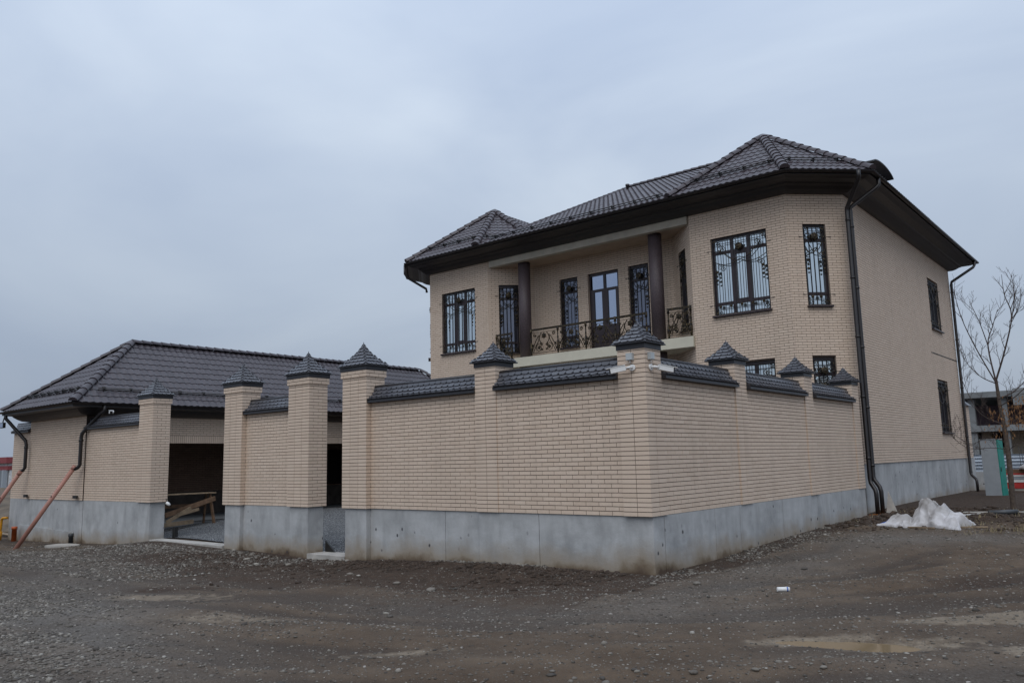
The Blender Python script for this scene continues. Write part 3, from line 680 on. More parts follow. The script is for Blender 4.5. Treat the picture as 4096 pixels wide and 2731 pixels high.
def window(p, u, n, a0, a1, z0, z1, kind='wide', glass='glass', gr=True):
    Q = lambda a, z, d: (p[0]+u[0]*a+n[0]*d, p[1]+u[1]*a+n[1]*d, z)
    W_, H_ = a1-a0, z1-z0; b = MB(); d = -.12; t = .07
    def bar(aa, ab, za, zb, dep=.06, dd=d): b.obox(((p[0]+u[0]*(aa+ab)/2+n[0]*dd), (p[1]+u[1]*(aa+ab)/2+n[1]*dd)), u, n, ab-aa, dep, za, zb)
    bar(a0, a1, z0, z0+t); bar(a0, a1, z1-t-.03, z1); bar(a0, a0+t, z0+t, z1-t-.03); bar(a1-t, a1, z0+t, z1-t-.03)
    nm = 'window'
    if kind == 'door':
        nm = 'balcony_door'; cols = [a0+t, (a0+a1)/2, a1-t]; rows = [z0+t, z0+.95, z0+2.27, z1-t-.03]
    elif kind == 'wide': cols = [a0+t, a0+W_*.355, a0+W_*.66, a1-t]; rows = [z0+t, z0+H_*.155, z0+H_*.80, z1-t-.03]
    else: cols = [a0+t, a1-t]; rows = [z0+t, z0+H_*.155, z0+H_*.80, z1-t-.03]
    for c_ in cols[1:-1]: bar(c_-.045, c_+.045, rows[0], rows[-1], .055)
    for r_ in rows[1:-1]: bar(cols[0], cols[-1], r_-.045, r_+.045, .05)
    if kind == 'door':
        for i in (0, 1): bar(cols[i]+.03, cols[i+1]-.03, rows[0], rows[1]-.04, .03)
        for i, s in ((0, 1), (1, 1)):
            bar(cols[i]+.0, cols[i]+.12, rows[1]+.04, rows[2]-.04, .052); bar(cols[i+1]-.12, cols[i+1], rows[1]+.04, rows[2]-.04, .052)
    if kind == 'wide':
        bar(cols[1]+.04, cols[1]+.11, rows[1]+.04, rows[2]-.04, .045); bar(cols[2]-.11, cols[2]-.04, rows[1]+.04, rows[2]-.04, .045); bar(cols[1], cols[2], rows[2]-.11, rows[2]-.03, .044); bar(cols[1], cols[2], rows[1]+.03, rows[1]+.10, .044)
    f = b.build(nm, M['frame'], TH)
    for i in range(len(cols)-1):
        for j in range(len(rows)-1):
            if kind == 'door' and j == 0: continue
            e = .125 if kind == 'door' and j == 1 else .05
            aa, ab, za, zb = cols[i]+(e if (i or kind == 'door') else .0), cols[i+1]-(e if (i < len(cols)-2 or kind == 'door') else 0), rows[j]+(.046 if j else 0), rows[j+1]-(.046 if j < len(rows)-2 else 0)
            tl = random.uniform(-.004, .004)
            pb = MB(); pb.add([Q(aa, za, d-.012+tl), Q(ab, za, d-.012-tl), Q(ab, zb, d-.012), Q(aa, zb, d-.012)], ((0, 1, 2, 3),)); pb.add([Q(aa, za, d-.02), Q(ab, za, d-.02), Q(ab, zb, d-.02), Q(aa, zb, d-.02)], ((3, 2, 1, 0),))
            pb.build('pane', M[glass], f)
    sb = MB(); sb.obox((Q((a0+a1)/2, 0, .012)[:2]), u, n, W_+.06, .16, z0-.035, z0+.012)
    if kind != 'door': sb.build('sill', M['frame'], f)
    else:
        hb = MB(); hb.tube([Q((a0+a1)/2+.05, z0+1.05, d+.06), Q((a0+a1)/2+.05, z0+1.2, d+.06)], .012, 6); hb.build('handle', M['steel_black'], f)
    if gr: grille(p, u, n, a0, a1, z0, z1, kind)
def grille(p, u, n, a0, a1, z0, z1, kind):
    D = -.025; Q = lambda a, z, d=D: (p[0]+u[0]*a+n[0]*d, p[1]+u[1]*a+n[1]*d, z)
    W_, H_ = a1-a0, z1-z0; i0, i1, j0, j1 = a0+.035, a1-.035, z0+.05, z1-.10; b = MB(); s = .016
    for q, r in ((Q(i0, j0), Q(i0, j1)), (Q(i1, j0), Q(i1, j1)), (Q(i0, j0), Q(i1, j0)), (Q(i0, j1), Q(i1, j1)), (Q(i0, j0+.17), Q(i1, j0+.17)), (Q(i0, j1-.14), Q(i1, j1-.14))): b.bar(q, r, s, s)
    for zz in (z0+H_*.14, z0+H_*.83):
        b.bar(Q(a0+.035, zz), Q(a0-.13, zz, .02), .03, .012); b.bar(Q(a1-.035, zz), Q(a1+.13, zz, .02), .03, .012)
    gp = b.build('window_grille', M['bar_black'], TH); nb = 9 if kind == 'wide' else 4
    for i in range(1, nb+1):
        a = i0+(i1-i0)*i/(nb+1); MB().bar(Q(a, j0), Q(a, j1-.0), .015, .015).build('bar', M['bar_black'], gp)
    def scroll(pts, r=.0125, dd=.014): MB().tube([Q(a, z, D+dd) for a, z in pts], r, 5, caps=False).build('scroll', M['iron'], gp)
    c = (i0+i1)/2; zt = j1-.36
    disc(MB(), Q(c, j1-.30, D+.01), u, n, .12, .05).build('rosette', M['iron_gold'], gp)
    hw = (i1-i0)/2
    for sg in (-1, 1):
        # swags either side of the rosette and corner curls
        scroll([(c+sg*hw*t, j1-.62-.10*math.sin(math.pi*t*2)+.22*t*(1 if kind == 'wide' else .4)) for t in np.linspace(.02, .95, 16)])
        scroll([(c+sg*hw*t, j1-.70-.13*math.sin(math.pi*t)+.05*t) for t in np.linspace(.0, 1, 14)])
        scroll(spiral((c+sg*hw*.72, j1-.27), .10, .02, sg*1.4, math.pi/2)); scroll(spiral((c+sg*hw*.72, j1-.86), .085, .02, -sg*1.3, math.pi/2))
        scroll(spiral((c+sg*(hw-.085), j0+.085), .07, .015, sg*1.3, 0)); scroll(spiral((c+sg*(hw-.085), j1-.07), .06, .015, -sg*1.3, 0))
        am = c+sg*(hw-(.12 if kind == 'wide' else .07))
        for zz, rr in ((.16, .05), (.02, .035), (-.10, .045), (-.22, .03)): disc(MB(), Q(am, (j0+j1)/2+zz, D+.012), u, n, rr, .03, 12).build('flower', M['iron_gold'], gp)
        scroll(spiral((am, (j0+j1)/2+.09), .055, .02, sg*1.1, -math.pi/2), .011)
    for i in range(1, nb+1, 2):
        a = i0+(i1-i0)*(i)/(nb+1); qb = MB(); qb.obox(Q(a, 0, D+.012)[:2], u, n, .085, .018, j0+.19, j0+.275); disc(qb, Q(a, j0+.232, D+.02), u, n, .03, .02, 8); qb.build('square_rosette', M['iron_gold'], gp)

# walls: right bay, its chamfers, balcony wall, left bay, side front
hwall((-4.46, 10.87), ax_, 3.10, [(.69, 2.46, *WZ, 'wide'), (.69, 2.46, *LZ, 'wide')], phase=.07)
hwall((-1.36, 10.87), dR, 1.768, [(.455, 1.155, *WZ, 'narrow'), (.455, 1.155, *LZ, 'narrow')], phase=.2)
hwall((-5.71, 12.12), dL, 1.768, [(.52, 1.25, 4.95, 7.60, 'narrow', 'glass_dark')], okf=lambda z: False)
hwall((-11.64, 12.12), ax_, 5.93, [(1.20, 2.00, 4.98, 7.58, 'narrow', 'glass_dark'), (2.45, 3.74, 4.66, 7.58, 'door', 'glass_dim', False), (4.16, 4.95, 4.98, 7.58, 'narrow', 'glass_dark')], okf=lambda z: z > 4.7, phase=.1)
hwall((-12.89, 10.87), dR, 1.768, [(.405, 1.165, 4.95, 7.58, 'narrow', 'glass_dark')], okf=lambda z: z > 4)
hwall((-15.99, 10.87), ax_, 3.10, [(.665, 2.425, *WZ, 'wide')], okf=lambda z: z > 3.3, phase=.02)
hwall((-17.24, 12.12), dL, 1.768, [(.5, 1.25, *WZ, 'narrow')], okf=lambda z: False)
hwall((-.11, 12.12), ay_, 13.76, [(9.76, 11.43, 5.57, 7.58, 'wide', 'glass_dim'), (9.80, 11.47, 1.62, 3.64, 'wide', 'glass_dim')], phase=.2)
hwall((-.11, 25.88), (-1, 0), 17.13, [], False); hwall((-17.24, 25.88), (0, -1), 13.76, [], False)
# thin cable band line across the side front
MB().box((-.108, 21.4, 4.60), (-.098, 25.86, 4.625)).build('cable', M['steel_black'], TH)
# plinth of the house
for a, b_ in ((12.1, 15.2), (15.2, 18.4), (18.4, 21.5), (21.5, 25.86)): MB().box((-.5, a+.006, -1.3), (-.145, b_-.006, ZB-.004)).build('plinth', M['concrete'], TH)
MB().prism([(-17.2, 12.15, -1.3), (-15.95, 10.92, -1.3), (-1.38, 10.92, -1.3), (-.52, 11.8, -1.3), (-.52, 25.8, -1.3), (-17.2, 25.8, -1.3)], (0, 0, ZB+1.29)).build('foundation', M['concrete'], TH)
# balcony slab, beam, ceiling, columns
MB().box((-12.86, 10.80, 4.31), (-4.49, 12.11, 4.64)).build('balcony_slab', M['slab'], TH)
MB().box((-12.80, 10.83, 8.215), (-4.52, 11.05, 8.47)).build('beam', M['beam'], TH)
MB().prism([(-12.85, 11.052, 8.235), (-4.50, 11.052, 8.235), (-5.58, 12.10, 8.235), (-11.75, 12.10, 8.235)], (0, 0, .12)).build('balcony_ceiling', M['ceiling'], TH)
for cx in (-11.44, -5.92):
    MB().lathe((cx, 11.27, 4.64), [(.225, 0), (.225, 3.594)], 32).build('column', M['granite'], TH)
    MB().lathe((cx, 11.27, -.9), [(.225, 0), (.225, 5.205)], 32).build('column', M['granite'], TH)
# wrought iron railing
def railing(xa, xb, y, full):
    u, n = (1, 0), (0, -1); z0, z1 = 4.76, 5.60; Q = lambda a, z, d=0: (a, y-d, z)
    b = MB(); b.bar(Q(xa, z0), Q(xb, z0), .022, .022); b.bar(Q(xa, z1-.11), Q(xb, z1-.11), .016, .016)
    r = b.build('balcony_railing', M['iron'], TH)
    MB().bar(Q(xa, z1), Q(xb, z1), .055, .07).build('handrail', M['iron_gold'], r)
    k = max(1, round((xb-xa)/1.18)); s = (xb-xa)/k
    def post(x):
        MB().lathe((x, y, 4.645), [(.028, 0), (.03, .12), (.045, .13), (.03, .16), (.06, .22), (.055, .3), (.025, .5), (.02, .56), (.034, .6), (.02, .64), (.02, .82), (.04, .83), (.04, 1.0)], 10).build('post', M['iron'], r)
    def sc(pts, rad=.016): MB().tube([Q(a, z, .012) for a, z in pts], rad, 5, caps=False).build('scroll', M['iron_gold'], r)
    for i in range(k+1): post(xa+i*s)
    for i in range(k):
        c = xa+(i+.5)*s; h = s/2-.05
        disc(MB(), Q(c, z1-.25, .02), u, n, .10, .045).build('rosette', M['iron_gold'], r)
        for sg in (-1, 1):
            sc(spiral((c+sg*h*.42, z0+.17), .15, .03, -sg*1.5, math.pi/2)); disc(MB(), Q(c+sg*h*.42, z0+.17, .015), u, n, .06, .03, 10).build('rosette', M['iron_gold'], r)
            sc([(c+sg*(h*.95-.03-.26*math.sin(t*1.5)), z0+.02+.62*t+.05*math.sin(t*6)) for t in np.linspace(0, 1, 14)])
            sc([(c+sg*(h*.98-.12*t-.16*t*t), z0+.05+.55*t) for t in np.linspace(0, 1, 12)])
            sc([(c+sg*(.12+.10*math.sin(t*3.1)), z1-.12-.42*t) for t in np.linspace(0, 1, 12)])
            sc(spiral((c+sg*h*.78, z1-.20), .07, .015, sg*1.4, 0)); sc(spiral((c+sg*.13, z1-.55), .06, .012, sg*1.4, math.pi))
            [disc(MB(), Q(c+sg*q1, z0+q2, .01), u, n, q3, .025, 8, .4).build('leaf', M['iron_gold'], r) for q1, q2, q3 in ((h*.9, .28, .06), (.10, .10, .05))]
railing(-10.98, -6.22, 11.0, True); railing(-12.62, -11.90, 11.0, False); railing(-5.42, -4.64, 11.0, False)

# cornice, gutter, roof
HP = [(-15.99, 10.87), (-1.36, 10.87), (-.11, 12.12), (-.11, 25.88), (-17.24, 25.88), (-17.24, 12.12)]
cornice('cornice', HP, [(.002, 8.46), (.05, 8.455), (.16, 8.475), (.27, 8.53), (.36, 8.60), (.44, 8.635), (.46, 8.665), (.5, 8.67), (.60, 8.68), (.72, 8.70), (.82, 8.735), (.88, 8.75), (.9, 8.75), (.9, 8.845), (.2, 8.85)], M['trim'], TH)
gutter(HP, .905, 8.845, .065, TH)
ZE = 8.85; E_ = lambda x, y, z: np.array([x, y, z])
xm = -8.63; mir = lambda p: E_(2*xm-p[0], p[1], p[2])
A = E_(-4.62, 9.9, ZE); B = E_(-.96, 9.9, ZE); C_ = E_(.86, 11.70, ZE); T_ = E_(-2.80, 13.2, 11.28); A2 = E_(-6.5, 11.72, ZE); Kb = E_(-2.80, 15.9, 11.28); D_ = E_(.86, 18.5, ZE); A3 = E_(-6.5, 16.5, ZE)
RL, RR = E_(-11.08, 18.4, 12.82), E_(-6.18, 18.4, 12.82)
ML, MR = E_(-11.62, 14.3, 8.85+4.4*3.97/8.5), E_(-5.64, 14.3, 8.85+4.4*3.97/8.5)
faces = [('main', [E_(-12.2, 9.9, ZE), E_(-4.56, 9.9, ZE), MR, RR, RL, ML], True)]
bay = [[A, B, T_], [B, C_, T_], [C_, D_, Kb, T_], [A2, A, T_], [A3, A2, T_, Kb]]
faces += [('bay', f, True) for f in bay[:4]]+[('bay', bay[4], False)]
faces += [('bayL', [mir(q) for q in (f[1], f[0], *f[:1:-1])], True) for f in bay[:4]]+[('bayL', [mir(q) for q in (bay[4][1], bay[4][0], *bay[4][:1:-1])], True)]
deck = MB()
for nm, f, t in faces:
    nn = np.cross(f[1]-f[0], f[2]-f[0]); nn /= np.linalg.norm(nn); deck.poly([q-nn*.012 for q in f])
xr, xl, yb = .86, -18.12, 26.8

for sx in (0, 1):
    mm = (lambda p: p) if sx else mir
    P5 = [E_(-4.56, 9.9, ZE), E_(xr, 11.7, ZE), E_(xr, yb, ZE), RR, MR]
    deck.poly([mm(P5[0]), mm(P5[1]), mm(P5[4])]); deck.poly([mm(P5[1]), mm(P5[2]), mm(P5[3])]); deck.poly([mm(P5[1]), mm(P5[3]), mm(P5[4])])
deck.poly([E_(xr, yb, ZE), E_(xl, yb, ZE), RL, RR])
roof = deck.build('roof', M['roof_sheet'], TH)
for nm, f, t in faces: roof_face(FTH, roof, f, .205, .36, tiles=t)
for a, b_ in ((B, T_), (A, T_), (C_, T_), (A2, T_)):
    ridge(FRH, roof, a, b_, .30, .36); ridge(FRH, roof, mir(a), mir(b_), .30, .36)
ridge(FRH, roof, RL, RR, .26, .36); ridge(FRH, roof, E_(-12.07, 10.9, ZE+3.97/8.5), RL, .16, .36)
nf = lambda a, b, c: np.cross(np.array(b)-a, np.array(c)-a)
def guard(a, b, c, t0, t1, h):
    """guard on triangle a-b eave with apex c, from t0..t1 along, h up"""
    a, b, c = map(np.array, (a, b, c)); m_ = lambda t: (a*(1-h)+c*h)*(1-t)+(b*(1-h)+c*h)*t
    snow_guard(TH, [m_(t0), m_(t1)], nf(a, b, c))
guard(A, B, T_, .04, .96, .2); guard(B, C_, T_, .06, .94, .2); guard(mir(B), mir(A), T_*[1, 1, 1] if False else mir(T_), .04, .96, .2); guard(mir(A), mir(A2), mir(T_), .06, .5, .2)
pm = lambda x, y: E_(x, y, ZE+(y-9.9)*(12.9-ZE)/8.5)
snow_guard(TH, [pm(-12.2, 10.32), pm(-5.0, 10.32)], (0, -.45, 1), .95)
MB().lathe((-10.6, 17.6, 12.45), [(.06, 0), (.06, .16), (.09, .16), (.09, .25)], 10).build('roof_vent', M['roof_sheet'], TH)
# chimney with arched hood behind the right hip
MB().box((-1.35, 17.3, 9.0), (-.55, 19.2, 10.7)).build('chimney', M['brick'], TH)
hb = MB(); pr = [(18.25+1.35*math.sin(t), 10.86+.32*math.cos(t)) for t in np.linspace(-1.25, 1.25, 13)]
for i in range(12):
    (y0, z0), (y1, z1) = pr[i], pr[i+1]; hb.add([(-1.5, y0, z0), (-.4, y0, z0), (-.4, y1, z1), (-1.5, y1, z1), (-1.5, y0, z0-.04), (-.4, y0, z0-.04), (-.4, y1, z1-.04), (-1.5, y1, z1-.04)], ((0, 1, 2, 3), (7, 6, 5, 4), (0, 4, 5, 1), (2, 6, 7, 3), (1, 5, 6, 2), (3, 7, 4, 0)))
for y in (17.4, 19.1):
    for x in (-1.3, -.6): hb.bar((x, y, 10.6), (x, y, 11.0), .03, .03)
hb.build('chimney_hood', M['trim'], TH)
# downpipes
g1 = gh(.2, 11.85)
xa, ya = .045, 11.86
downpipe(TH, [(.62, 11.24, 8.80), (.62, 11.26, 8.62), (.55, 11.33, 8.52), (xa, ya, 7.95), (xa, ya, 7.85), (xa, ya, .22), (xa+.02, ya-.02, .12), (xa+.15, ya-.12, -.06), (xa+.17, ya-.14, -.16), (xa+.17, ya-.14, -.80)], .058, [(xa, ya, z) for z in (7.6, 5.9, 4.2, 2.5, .8)])
downpipe(TH, [(.84, 12.35, 8.80), (.84, 12.36, 8.60), (.76, 12.30, 8.50), (xa+.08, ya+.09, 7.98), (xa+.072, ya+.082, 7.85), (xa+.072, ya+.082, .30), (xa+.10, ya+.07, .2), (xa+.24, ya-.01, .02), (xa+.27, ya-.02, -.1), (xa+.27, ya-.02, -.80)], .058, [(xa+.072, ya+.082, z) for z in (7.4, 5.6, 3.9, 2.2, .6)])
downpipe(TH, [(.85, 26.2, 8.80), (.85, 26.2, 8.62), (.80, 26.15, 8.52), (.02, 25.72, 7.95), (.0, 25.7, 7.8), (.0, 25.7, .05), (.03, 25.68, -.05), (.2, 25.5, -.2), (.23, 25.47, -.3), (.23, 25.47, -.8)], .055, [(0, 25.7, z) for z in (7.5, 5.5, 3.5, 1.5)])
downpipe(TH, [(-16.5, 9.97, 8.80), (-16.5, 9.97, 8.45), (-16.45, 10.05, 8.3), (-16.12, 10.78, 7.9), (-16.1, 10.8, 7.75)], .05)
FBH.finish(); FTH.finish(); FRH.finish()

# ------------------------------------------------------------------ garage
TG = thing('garage', 'single-storey beige brick garage with hipped dark tile roof at left', 'garage', (-23.7, 9, -1.2))
FBG = Field('brick', 'brickwork', TG, M['brick']); FTG = Field('roof_tile', 'roof_tiles', TG, M['garage_tile']); FRG = Field('ridge_tile', 'ridge_tiles', TG, M['garage_tile'], 150)
def gwall(p, u, Lw, opens, bricks=True, z0=0., okf=None, phase=0, z1=2.80, name='wall', matb='brick'):
    u = np.array(u, float); n = np.array([u[1], -u[0]])
    w_ = wall_sheet(name, p, u, n, Lw, z0, z1, opens, .25, [M['mortar'], M[matb]], TG, back=True)
    if bricks: brick_rows(FBG, w_, p, u, n, Lw, z0+.002, z1, opens, okf=okf, phase=phase)
    return w_
gwall((-25.98, .05), (1, 0), 4.63, [], phase=.05)
gwall((-27.62, .08), (1, 0), 1.63, [], z1=2.42, phase=.2)
# street stub left of the garage keeps its shingle coping
FSG = Field('shingle', 'shingles', TG, M['shingle'], 100); coping(TG, FSG, (-27.62, .08), np.array([1., 0]), np.array([0, -1.]), 1.63, .27, 2.42, 2.78, .13); FSG.finish()
ops = [(.85, 7.85, -.951, 1.868), (9.05, 14.65, -.951, 1.868)]
w_ = gwall((-21.35, 0.37), (0, 1), 19.6, ops, False, z0=-.95)
sold = [(a-.3, b+.3, 1.86, 2.15) for a, b, _, _ in ops]
brick_rows(FBG, w_, (-21.35, .37), np.array([0, 1.]), np.array([1., 0]), 19.6, .002, 2.80, [(a, b, -1, 1.868) for a, b, _, _ in ops]+sold)
for a, b_, za, zb in sold:
    k = int((b_-a)/.077)
    for i in range(k): put_brick(FBG, w_, (-21.35, .37), np.array([0, 1.]), np.array([1., 0]), a+i*.077+.004, a+(i+1)*.077-.005, 1.872, 2.142)
gwall((-26.0, 20.0), (-1, 0), .1, [], False, name='corner')
# inside of the carport: back wall, dark base, floor, ceiling, inner window
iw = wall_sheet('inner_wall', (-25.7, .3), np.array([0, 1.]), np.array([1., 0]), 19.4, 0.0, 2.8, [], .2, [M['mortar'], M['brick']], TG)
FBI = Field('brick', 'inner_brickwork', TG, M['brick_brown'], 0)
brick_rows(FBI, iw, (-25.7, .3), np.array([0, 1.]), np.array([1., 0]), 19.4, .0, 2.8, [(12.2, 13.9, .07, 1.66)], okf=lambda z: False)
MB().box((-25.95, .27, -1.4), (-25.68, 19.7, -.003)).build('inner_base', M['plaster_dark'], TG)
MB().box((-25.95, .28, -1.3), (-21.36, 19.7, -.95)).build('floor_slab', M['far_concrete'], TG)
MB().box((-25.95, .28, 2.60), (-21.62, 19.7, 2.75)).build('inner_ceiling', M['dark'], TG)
b = MB(); 
for yy in (12.5, 13.3, 14.15): b.box((-25.72, yy, .07), (-25.64, yy+.08, 1.66))
b.box((-25.719, 12.5, .05), (-25.641, 14.23, .13)); b.box((-25.719, 12.5, 1.6), (-25.641, 14.23, 1.68)); f = b.build('inner_window', M['frame'], TG)
MB().box((-25.70, 12.52, .08), (-25.675, 14.2, 1.65)).build('pane', M['dark'], f)
wall_sheet('rear_wall', (-21.4, 19.9), np.array([-1., 0]), np.array([0, 1.]), 4.6, -.95, 2.8, [], .2, [M['mortar'], M['brick']], TG)
wall_sheet('side_wall', (-26.0, 19.9), np.array([0, -1.]), np.array([-1., 0]), 19.8, -1.2, 2.8, [], .2, [M['mortar'], M['brick']], TG)
# plinth pours of the street end
for a, b_, z in ((-27.6, -26.9, -.004), (-26.894, -26.5, -.004), (-26.494, -23.6, -.004), (-23.594, -21.6, -.004), (-21.594, -21.36, -.004)): MB().box((a, .08, -2.0), (b_-.003, .34, z)).build('plinth', M['concrete'], TG)
MB().prism([(-26.5, .03, -1.9), (-21.9, .03, -1.9), (-21.9, .03, -1.04), (-26.5, .03, -.93)], (0, .048, 0)).build('plinth_step', M['concrete'], TG)
# roof of the garage
GP = [(-25.98, .0), (-21.35, .0), (-21.35, 20.0), (-25.98, 20.0)]
cornice('cornice', GP, [(.002, 2.79), (.06, 2.785), (.2, 2.81), (.32, 2.88), (.42, 2.96), (.45, 3.0), (.55, 3.01), (.68, 3.03), (.7, 3.03), (.7, 3.16), (.1, 3.165)], M['trim'], TG)
gutter(GP, .705, 3.155, .06, TG)
gx0, gx1, gy0, gy1 = -26.66, -20.67, -.68, 20.7; pz = 5.70; pk0, pk1 = E_(-23.66, 2.55, pz), E_(-23.66, 17.7, pz); z_ = 3.165
c00, c10, c11, c01 = E_(gx0, gy0, z_), E_(gx1, gy0, z_), E_(gx1, gy1, z_), E_(gx0, gy1, z_)
gf = [[c00, c10, pk0], [c10, c11, pk1, pk0], [c11, c01, pk1], [c01, c00, pk0, pk1]]
deck = MB()
for f in gf:
    nn = np.cross(f[1]-f[0], f[2]-f[0]); nn /= np.linalg.norm(nn); deck.poly([q-nn*.012 for q in f])
roofg = deck.build('roof', M['roof_sheet'], TG)
roof_face(FTG, roofg, gf[0], .245, .36); roof_face(FTG, roofg, gf[1], .245, .36)
for a, b_ in ((c10, pk0), (c00, pk0), (pk0, pk1), (c11, pk1)): ridge(FRG, roofg, a, b_, .30, .38)
def gguard(a, b, c, d, h, t0, t1, ev):
    a, b, c, d = map(np.array, (a, b, c, d)); p, q = a*(1-h)+d*h, b*(1-h)+c*h
    snow_guard(TG, [p*(1-t0)+q*t0, p*(1-t1)+q*t1], nf(a, b, c), ev)
gguard(c10, c11, pk1, pk0, .17, .02, .98, .95); gguard(c00, c10, pk0, pk0, .17, .05, .95, .62)
downpipe(TG, [(-20.62, .30, 3.12), (-20.62, .30, 2.92), (-20.72, .2, 2.80), (-21.30, -.09, 2.18), (-21.32, -.10, 2.05), (-21.32, -.10, 1.16), (-21.36, -.13, 1.08), (-21.46, -.2, 1.02)], .06, [(-21.32, -.10, 1.95)])
downpipe(TG, [(-26.45, -.66, 3.12), (-26.45, -.64, 2.92), (-26.40, -.55, 2.80), (-25.93, -.12, 2.10), (-25.9, -.10, 1.95), (-25.9, -.10, 1.12), (-25.96, -.14, 1.02), (-26.08, -.22, .97)], .06, [(-25.9, -.10, 1.85)])
for x in (-26.0, -21.85): MB().box((x, -.06, .06), (x+.28, .0, .15)).build('pipe_bracket', M['steel_black'], TG)
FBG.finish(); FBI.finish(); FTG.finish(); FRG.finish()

# ------------------------------------------------------------------ things on the walls
def security_camera(loc, out_, aim, label, group='security cameras on the walls'):
    """loc on the wall face, out_ the wall normal, aim the direction of the barrel"""
    l = np.array(loc, float); o = np.array(out_, float); a = np.array(aim, float); a /= np.linalg.norm(a)
    T = thing('security_camera', label, 'camera', loc, group)
    MB().tube([l, l+o*.03], .055, 16).build('base', M['white'], T)
    el = l+o*.10; MB().tube([l+o*.03, el, el+a*.07], [.022, .022, .018], 8).build('arm', M['white'], T)
    c0 = el+a*.07; z = np.array([0, 0, 1.]); s = np.cross(a, z); s /= np.linalg.norm(s); t = np.cross(s, a)
    def blk(b, f0, f1, w_, h0, h1, mi=0):
        v = [c0+a*f+s*i*w_/2+t*h for f in (f0, f1) for i, h in ((-1, h0), (1, h0), (1, h1), (-1, h1))]
        b.add(v, ((3, 2, 1, 0), (4, 5, 6, 7), (0, 1, 5, 4), (1, 2, 6, 5), (2, 3, 7, 6), (3, 0, 4, 7)), mi)
    b = MB(); blk(b, 0, .26, .085, -.04, .045); bo = b.build('body', M['white'], T)
    b = MB(); blk(b, .0, .33, .10, .046, .056); b.build('sun_shield', M['white'], bo)
    b = MB(); blk(b, .261, .285, .078, -.036, .04); b.build('lens', M['lens'], bo)
security_camera((-.235, -.001, 2.475), (0, -1, 0), (-.80, -.45, -.16), 'white bullet security camera pointing left on the corner pillar')
security_camera((.001, .16, 2.475), (1, 0, 0), (.50, .80, -.16), 'white bullet security camera pointing right on the corner pillar')
security_camera((-19.5, .08, 2.80), (0, -1, 0), (.9, -.3, -.1), 'small white security camera above the wall coping beside the garage')
def junction_box(c, n, label):
    T = thing('junction_box', label, 'junction box', c, 'junction boxes on the corner pillar'); n = np.array(n, float); u = np.array([-n[1], n[0], 0])
    b = MB(); b.obox(np.array(c)[:2]+n[:2]*.032, u, n, .125, .06, c[2]-.06, c[2]+.06); bo = b.build('box', M['box_grey'], T)
    MB().obox(np.array(c)[:2]+n[:2]*.066, u, n, .115, .008, c[2]-.054, c[2]+.054).build('lid', M['box_grey'], bo)
    MB().tube([np.array(c)+n*.03+[0, 0, -.06], np.array(c)+n*.03+[0, 0, -.11]], .009, 6).build('cable', M['white'], bo)
junction_box((-.27, 0, 2.665), (0, -1, 0), 'grey junction box above the left-pointing camera'); junction_box((0, .155, 2.665), (1, 0, 0), 'grey junction box above the right-pointing camera')
T = thing('floodlight', 'small dark floodlight hanging under the garage eave at far left', 'lamp', (-27.0, -.55, 2.6))
MB().box((-27.16, -.6, 2.60), (-26.78, -.52, 2.80)).build('housing', M['steel_black'], T); MB().box((-27.13, -.612, 2.62), (-26.81, -.602, 2.78)).build('lens', M['glass_dim'], T); MB().bar((-26.97, -.56, 2.80), (-26.8, -.56, 3.06), .03, .03).build('bracket', M['steel_black'], T)
T = thing('cable_connector', 'white cable connector hanging at the left gate pillar base', 'connector', (-16.62, .5, -.1))
MB().tube([(-16.66, .47, -.03), (-16.62, .50, -.06), (-16.56, .53, -.10)], [.045, .05, .03], 10).build('plug', M['white'], T); MB().tube([(-16.66, .49, -.03), (-16.67, .46, .10)], .008, 5).build('cable', M['steel_black'], T)

# pipes and drains at the garage
def leaning_pipe(a, b, r, mtl, label, name='drain_pipe', group=None, holes=True):
    T = link(name, MB().tube([a, b], r, 14, caps=True).mesh(name, M[mtl]), None, label=label, cat='pipe', group=group)
    if holes:
        a, b = np.array(a), np.array(b); d = (b-a)/np.linalg.norm(b-a); c = a+d*1.05
        MB().tube([c+np.array([.03, -.055, .02]), c+np.array([.036, -.074, .022])], .022, 8).build('hole', M['dark'], T)
        MB().tube([a-d*.12, a+d*.02], r*1.14, 14).build('socket', M[mtl], T)
    return T
leaning_pipe((-21.50, -.23, 1.03), (-22.42, -1.50, float(gh(-22.42, -1.5))-.05), .07, 'pipe_pink', 'long pinkish drain pipe leaning from the garage corner downpipe', group='pinkish drain pipes')
leaning_pipe((-26.0, -.25, .90), (-27.5, -1.2, float(gh(-27.5, -1.2))-.05), .07, 'pipe_pink', 'pinkish drain pipe at far left, leaning below the loose downpipe', group='pinkish drain pipes')
def stub(x, y, z1, r, mtl, label, name):
    z0 = float(gh(x, y))-.1; b = MB().lathe((x, y, z0), [(r, 0), (r, z1-z0-.1), (r*1.15, z1-z0-.1), (r*1.15, z1-z0), (r*.85, z1-z0), (r*.85, z1-z0-.25)], 14)
    link(name, b.mesh(name, M[mtl]), None, label=label, cat='pipe')
stub(-26.28, -.18, -.98, .085, 'pipe_orange', 'short orange pipe standing against the left end of the plinth', 'sewer_pipe')
stub(-21.55, -.16, -1.05, .07, 'pipe_grey', 'dark grey pipe stub beside the concrete cover by the plinth', 'pipe_stub')
T = thing('gas_pipe', 'yellow gas pipe with bent top at the far left wall corner', 'pipe', (-27.5, -.2, -1.5))
z0 = float(gh(-27.5, -.2)); MB().tube([(-27.62, -.2, z0-.05), (-27.56, -.2, z0+.35), (-27.50, -.2, -.80), (-27.46, -.2, -.72), (-27.36, -.2, -.70), (-27.22, -.1, -.70)], .045, 10).build('riser', M['gas_yellow'], T)
